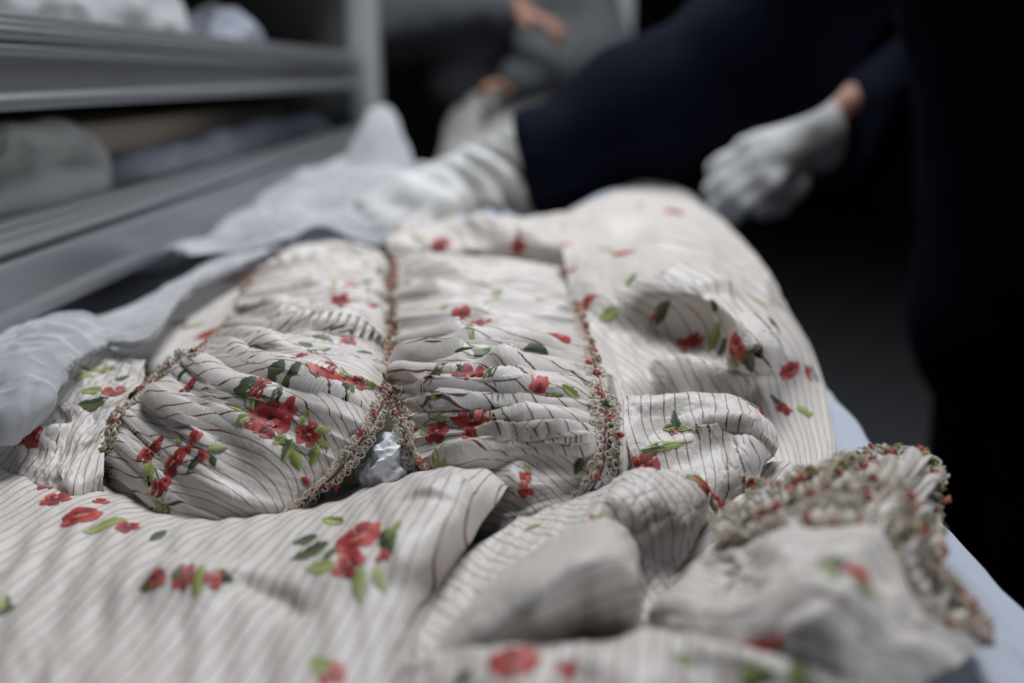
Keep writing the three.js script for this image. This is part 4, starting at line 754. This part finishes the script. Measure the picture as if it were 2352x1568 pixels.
const cut = (c, n, reach) => (x, y, z) => { const dx = x - c.x, dy = y - c.y, dz = z - c.z; return dx * dx + dy * dy + dz * dz < reach * reach ? dx * n.x + dy * n.y + dz * n.z : -1; };
const dirF = wrF.clone().sub(cuffF).normalize(), cutN = cut(cuffN, V3(-.97, -.24, .02).normalize(), .16), cutF = cut(cuffF, dirF, .14), endN = cuffN.clone().add(V3(-.08, -.03, .02)), endF = cuffF.clone().addScaledVector(dirF, .08), mid = D(1450, 262, 1.10);
mesh('navy_top', fieldGeo([[hip, chest, .19, .18], [chest, V3(.45, 1.40, -1.2), .15, .075], [chest, shN, .12, .088], [chest, shF, .12, .088], [shN, elN, .085, .080], [elN, mid, .077, .063], [mid, cuffN, .063, .051], [cuffN, endN, .051, .05], [shF, elF, .08, .07], [elF, cuffF, .066, .056], [cuffF, endF, .056, .056], [V3(.66, .72, -1.22), hip, .20, .19]], .05, .010, (d, x, y, z) => Math.max(d + .006 * fbm(x * 14, y * 14, z * 14, 2), cutN(x, y, z), cutF(x, y, z))), M.navy, p1);
mesh('trousers', fieldGeo([[V3(.66, .70, -1.22), V3(.66, .95, -1.22), .16, .15], [V3(.65, .75, -1.14), V3(.64, .5, -1.13), .12, .085], [V3(.64, .5, -1.13), V3(.67, .08, -1.13), .085, .07], [V3(.65, .75, -1.31), V3(.64, .5, -1.32), .12, .085], [V3(.64, .5, -1.32), V3(.67, .08, -1.32), .085, .07]], .05, .014, foldy(.008)), M.trousers, p1);
for (const z of [-1.13, -1.32]) mesh('shoe', fieldGeo([[V3(.70, .045, z), V3(.56, .032, z), .042, .03], [V3(.67, .09, z), V3(.66, .05, z), .045, .04]], .03, .008), M.dark, p1);
// gloves: separate fingers, puckered wrists
{ const ax = cuffN.clone().sub(hNk).normalize();
  mesh('glove', fieldGeo([...hN.bones, [hNk.clone().lerp(wrN, .4), wrN, .026, .030], [wrN, cuffN, .031, .040], [cuffN, cuffN.clone().addScaledVector(ax, .03), .040, .042]], .014, .0032, (d, x, y, z) => { const t = (x - hNk.x) * ax.x + (y - hNk.y) * ax.y + (z - hNk.z) * ax.z, w = smooth(.02, .06, t); return d + w * (.0075 * Math.sin(t * 170 + 14 * (y - wrN.y) * 10 + 3 * noise(x * 30, y * 30, z * 30)) + .003 * noise(x * 40, y * 40, z * 40)) + .0012 * noise(x * 60, y * 60, z * 60); }), M.glove, p1); }
{ const ax = cuffF.clone().sub(hFk).normalize(), mouth = wrF.clone().addScaledVector(ax, .026);
  const inside = bodyField([[wrF, mouth.clone().addScaledVector(ax, .03), .026, .052]], .01), lip = cut(mouth, ax, .12);
  mesh('glove', fieldGeo([...hF.bones, [hFk.clone().lerp(wrF, .5), wrF, .026, .038], [wrF, mouth, .038, .052], [mouth, mouth.clone().addScaledVector(ax, .02), .052, .054]], .014, .0032, (d, x, y, z) => Math.max(d + .0015 * noise(x * 50, y * 50, z * 50), lip(x, y, z), -inside(x, y, z))), M.glove, p1); }
// --- the person in a charcoal sweater standing beyond the far end of the tray
const p2 = group('person', 'person in a mottled charcoal sweater standing behind the tray with arms folded', 'person');
{ const DZ = 2.35, hip2 = D(1130, 241, DZ + .08), ch2 = D(1130, -110, DZ + .06), nk = D(1130, -272, DZ + .06), hc = nk.clone().add(V3(0, .15, .03));
  const s1 = D(945, -200, DZ + .06), s2 = D(1315, -200, DZ + .06), e1 = D(880, 60, DZ - .04), e2 = D(1372, 120, DZ - .02), w1 = D(1190, 20, DZ - .22), w2 = D(1190, 185, DZ - .16), k1 = D(1268, 58, DZ - .24), k2 = D(1128, 196, DZ - .18);
  const h1 = hand(w1, k1, V3(0, 1, .3), [.7, .7, .7, .7], .5, 1, .3), h2 = hand(w2, k2, V3(0, 1, .2), [.8, .8, .8, .8], .42, -1, .3);
  const floorY = .05, f1 = V3(hip2.x - .1, floorY + .04, hip2.z), f2 = V3(hip2.x + .1, floorY + .04, hip2.z);
  const head2 = headGeo(hc, V3(.1, -.2, 1));
  mesh('body', mergeGeometries([fieldGeo([[hip2, ch2, .13, .13], [ch2, nk, .11, .05], [nk, hc, .05, .05], [ch2, s1, .08, .06], [ch2, s2, .08, .06], [s1, e1, .05, .04], [s2, e2, .05, .04], [e1, w1, .04, .026], [e2, w2, .04, .026], [hip2, f1, .09, .045], [hip2, f2, .09, .045]], .05, .015), fieldGeo([...h1.bones, [w1, w1.clone().lerp(e1, .2), .026, .03]], .012, .005), fieldGeo([...h2.bones, [w2, w2.clone().lerp(e2, .2), .026, .03]], .012, .005), head2.geo]), M.skin, p2);
  eyesAndHair(p2, head2.at, 1, true);
  const low = D(1130, 150, DZ + .06);
  mesh('sweater', fieldGeo([[low, ch2, .19, .17], [ch2, nk.clone().add(V3(0, -.05, 0)), .14, .075], [ch2, s1, .11, .08], [ch2, s2, .11, .08], [s1, e1, .075, .075], [s2, e2, .075, .072], [e1, w1.clone().lerp(e1, .12), .078, .052], [e2, w2.clone().lerp(e2, .02), .075, .046]], .05, .012, (d, x, y, z) => d + .007 * fbm(x * 22, y * 22, z * 22, 3)), M.knit, p2);
  mesh('skirt', fieldGeo([[D(1165, 330, DZ + .0), D(1165, 460, DZ + .0), .15, .17], [D(1165, 460, DZ + .0), V3(hip2.x + .02, .42, hip2.z - .02), .17, .22]], .05, .014, (d, x, y, z) => d + .003 * Math.sin(Math.atan2(x - hip2.x, z - hip2.z) * 14) + .008 * fbm(x * 24, y * 24, z * 24, 2)), M.skirtcloth, p2);
  for (const f of [f1, f2]) mesh('shoe', fieldGeo([[f.clone().add(V3(0, -.04, -.02)), f.clone().add(V3(0, -.052, .13)), .045, .033], [f, f.clone().add(V3(0, -.03, 0)), .05, .045]], .03, .008), M.dark, p2);
}
// white painted rack upright behind the person
const rk = group('rack_upright', 'pale grey rack upright with a slanted brace standing in the dark background', 'rack');
{ const a = D(1433, 0, 2.75), x = a.x, z = a.z; mesh('post', boxAt(x - .026, x + .026, 0, 2.3, z - .02, z + .02, .004), M.enamel, rk); mesh('foot', boxAt(x - .06, x + .06, 0, .012, z - .06, z + .06), M.enamel, rk);
  const b0 = D(1428, 60, 2.75), b1 = D(1380, -90, 2.75), L = b0.distanceTo(b1), g = new RoundedBoxGeometry(.035, L, .02, 2, .004); g.rotateZ(Math.atan2(-(b1.x - b0.x), b1.y - b0.y)); g.translate((b0.x + b1.x) / 2, (b0.y + b1.y) / 2, b0.z + .025); mesh('brace', g, M.enamel, rk); }
renderer.render(scene, camera);
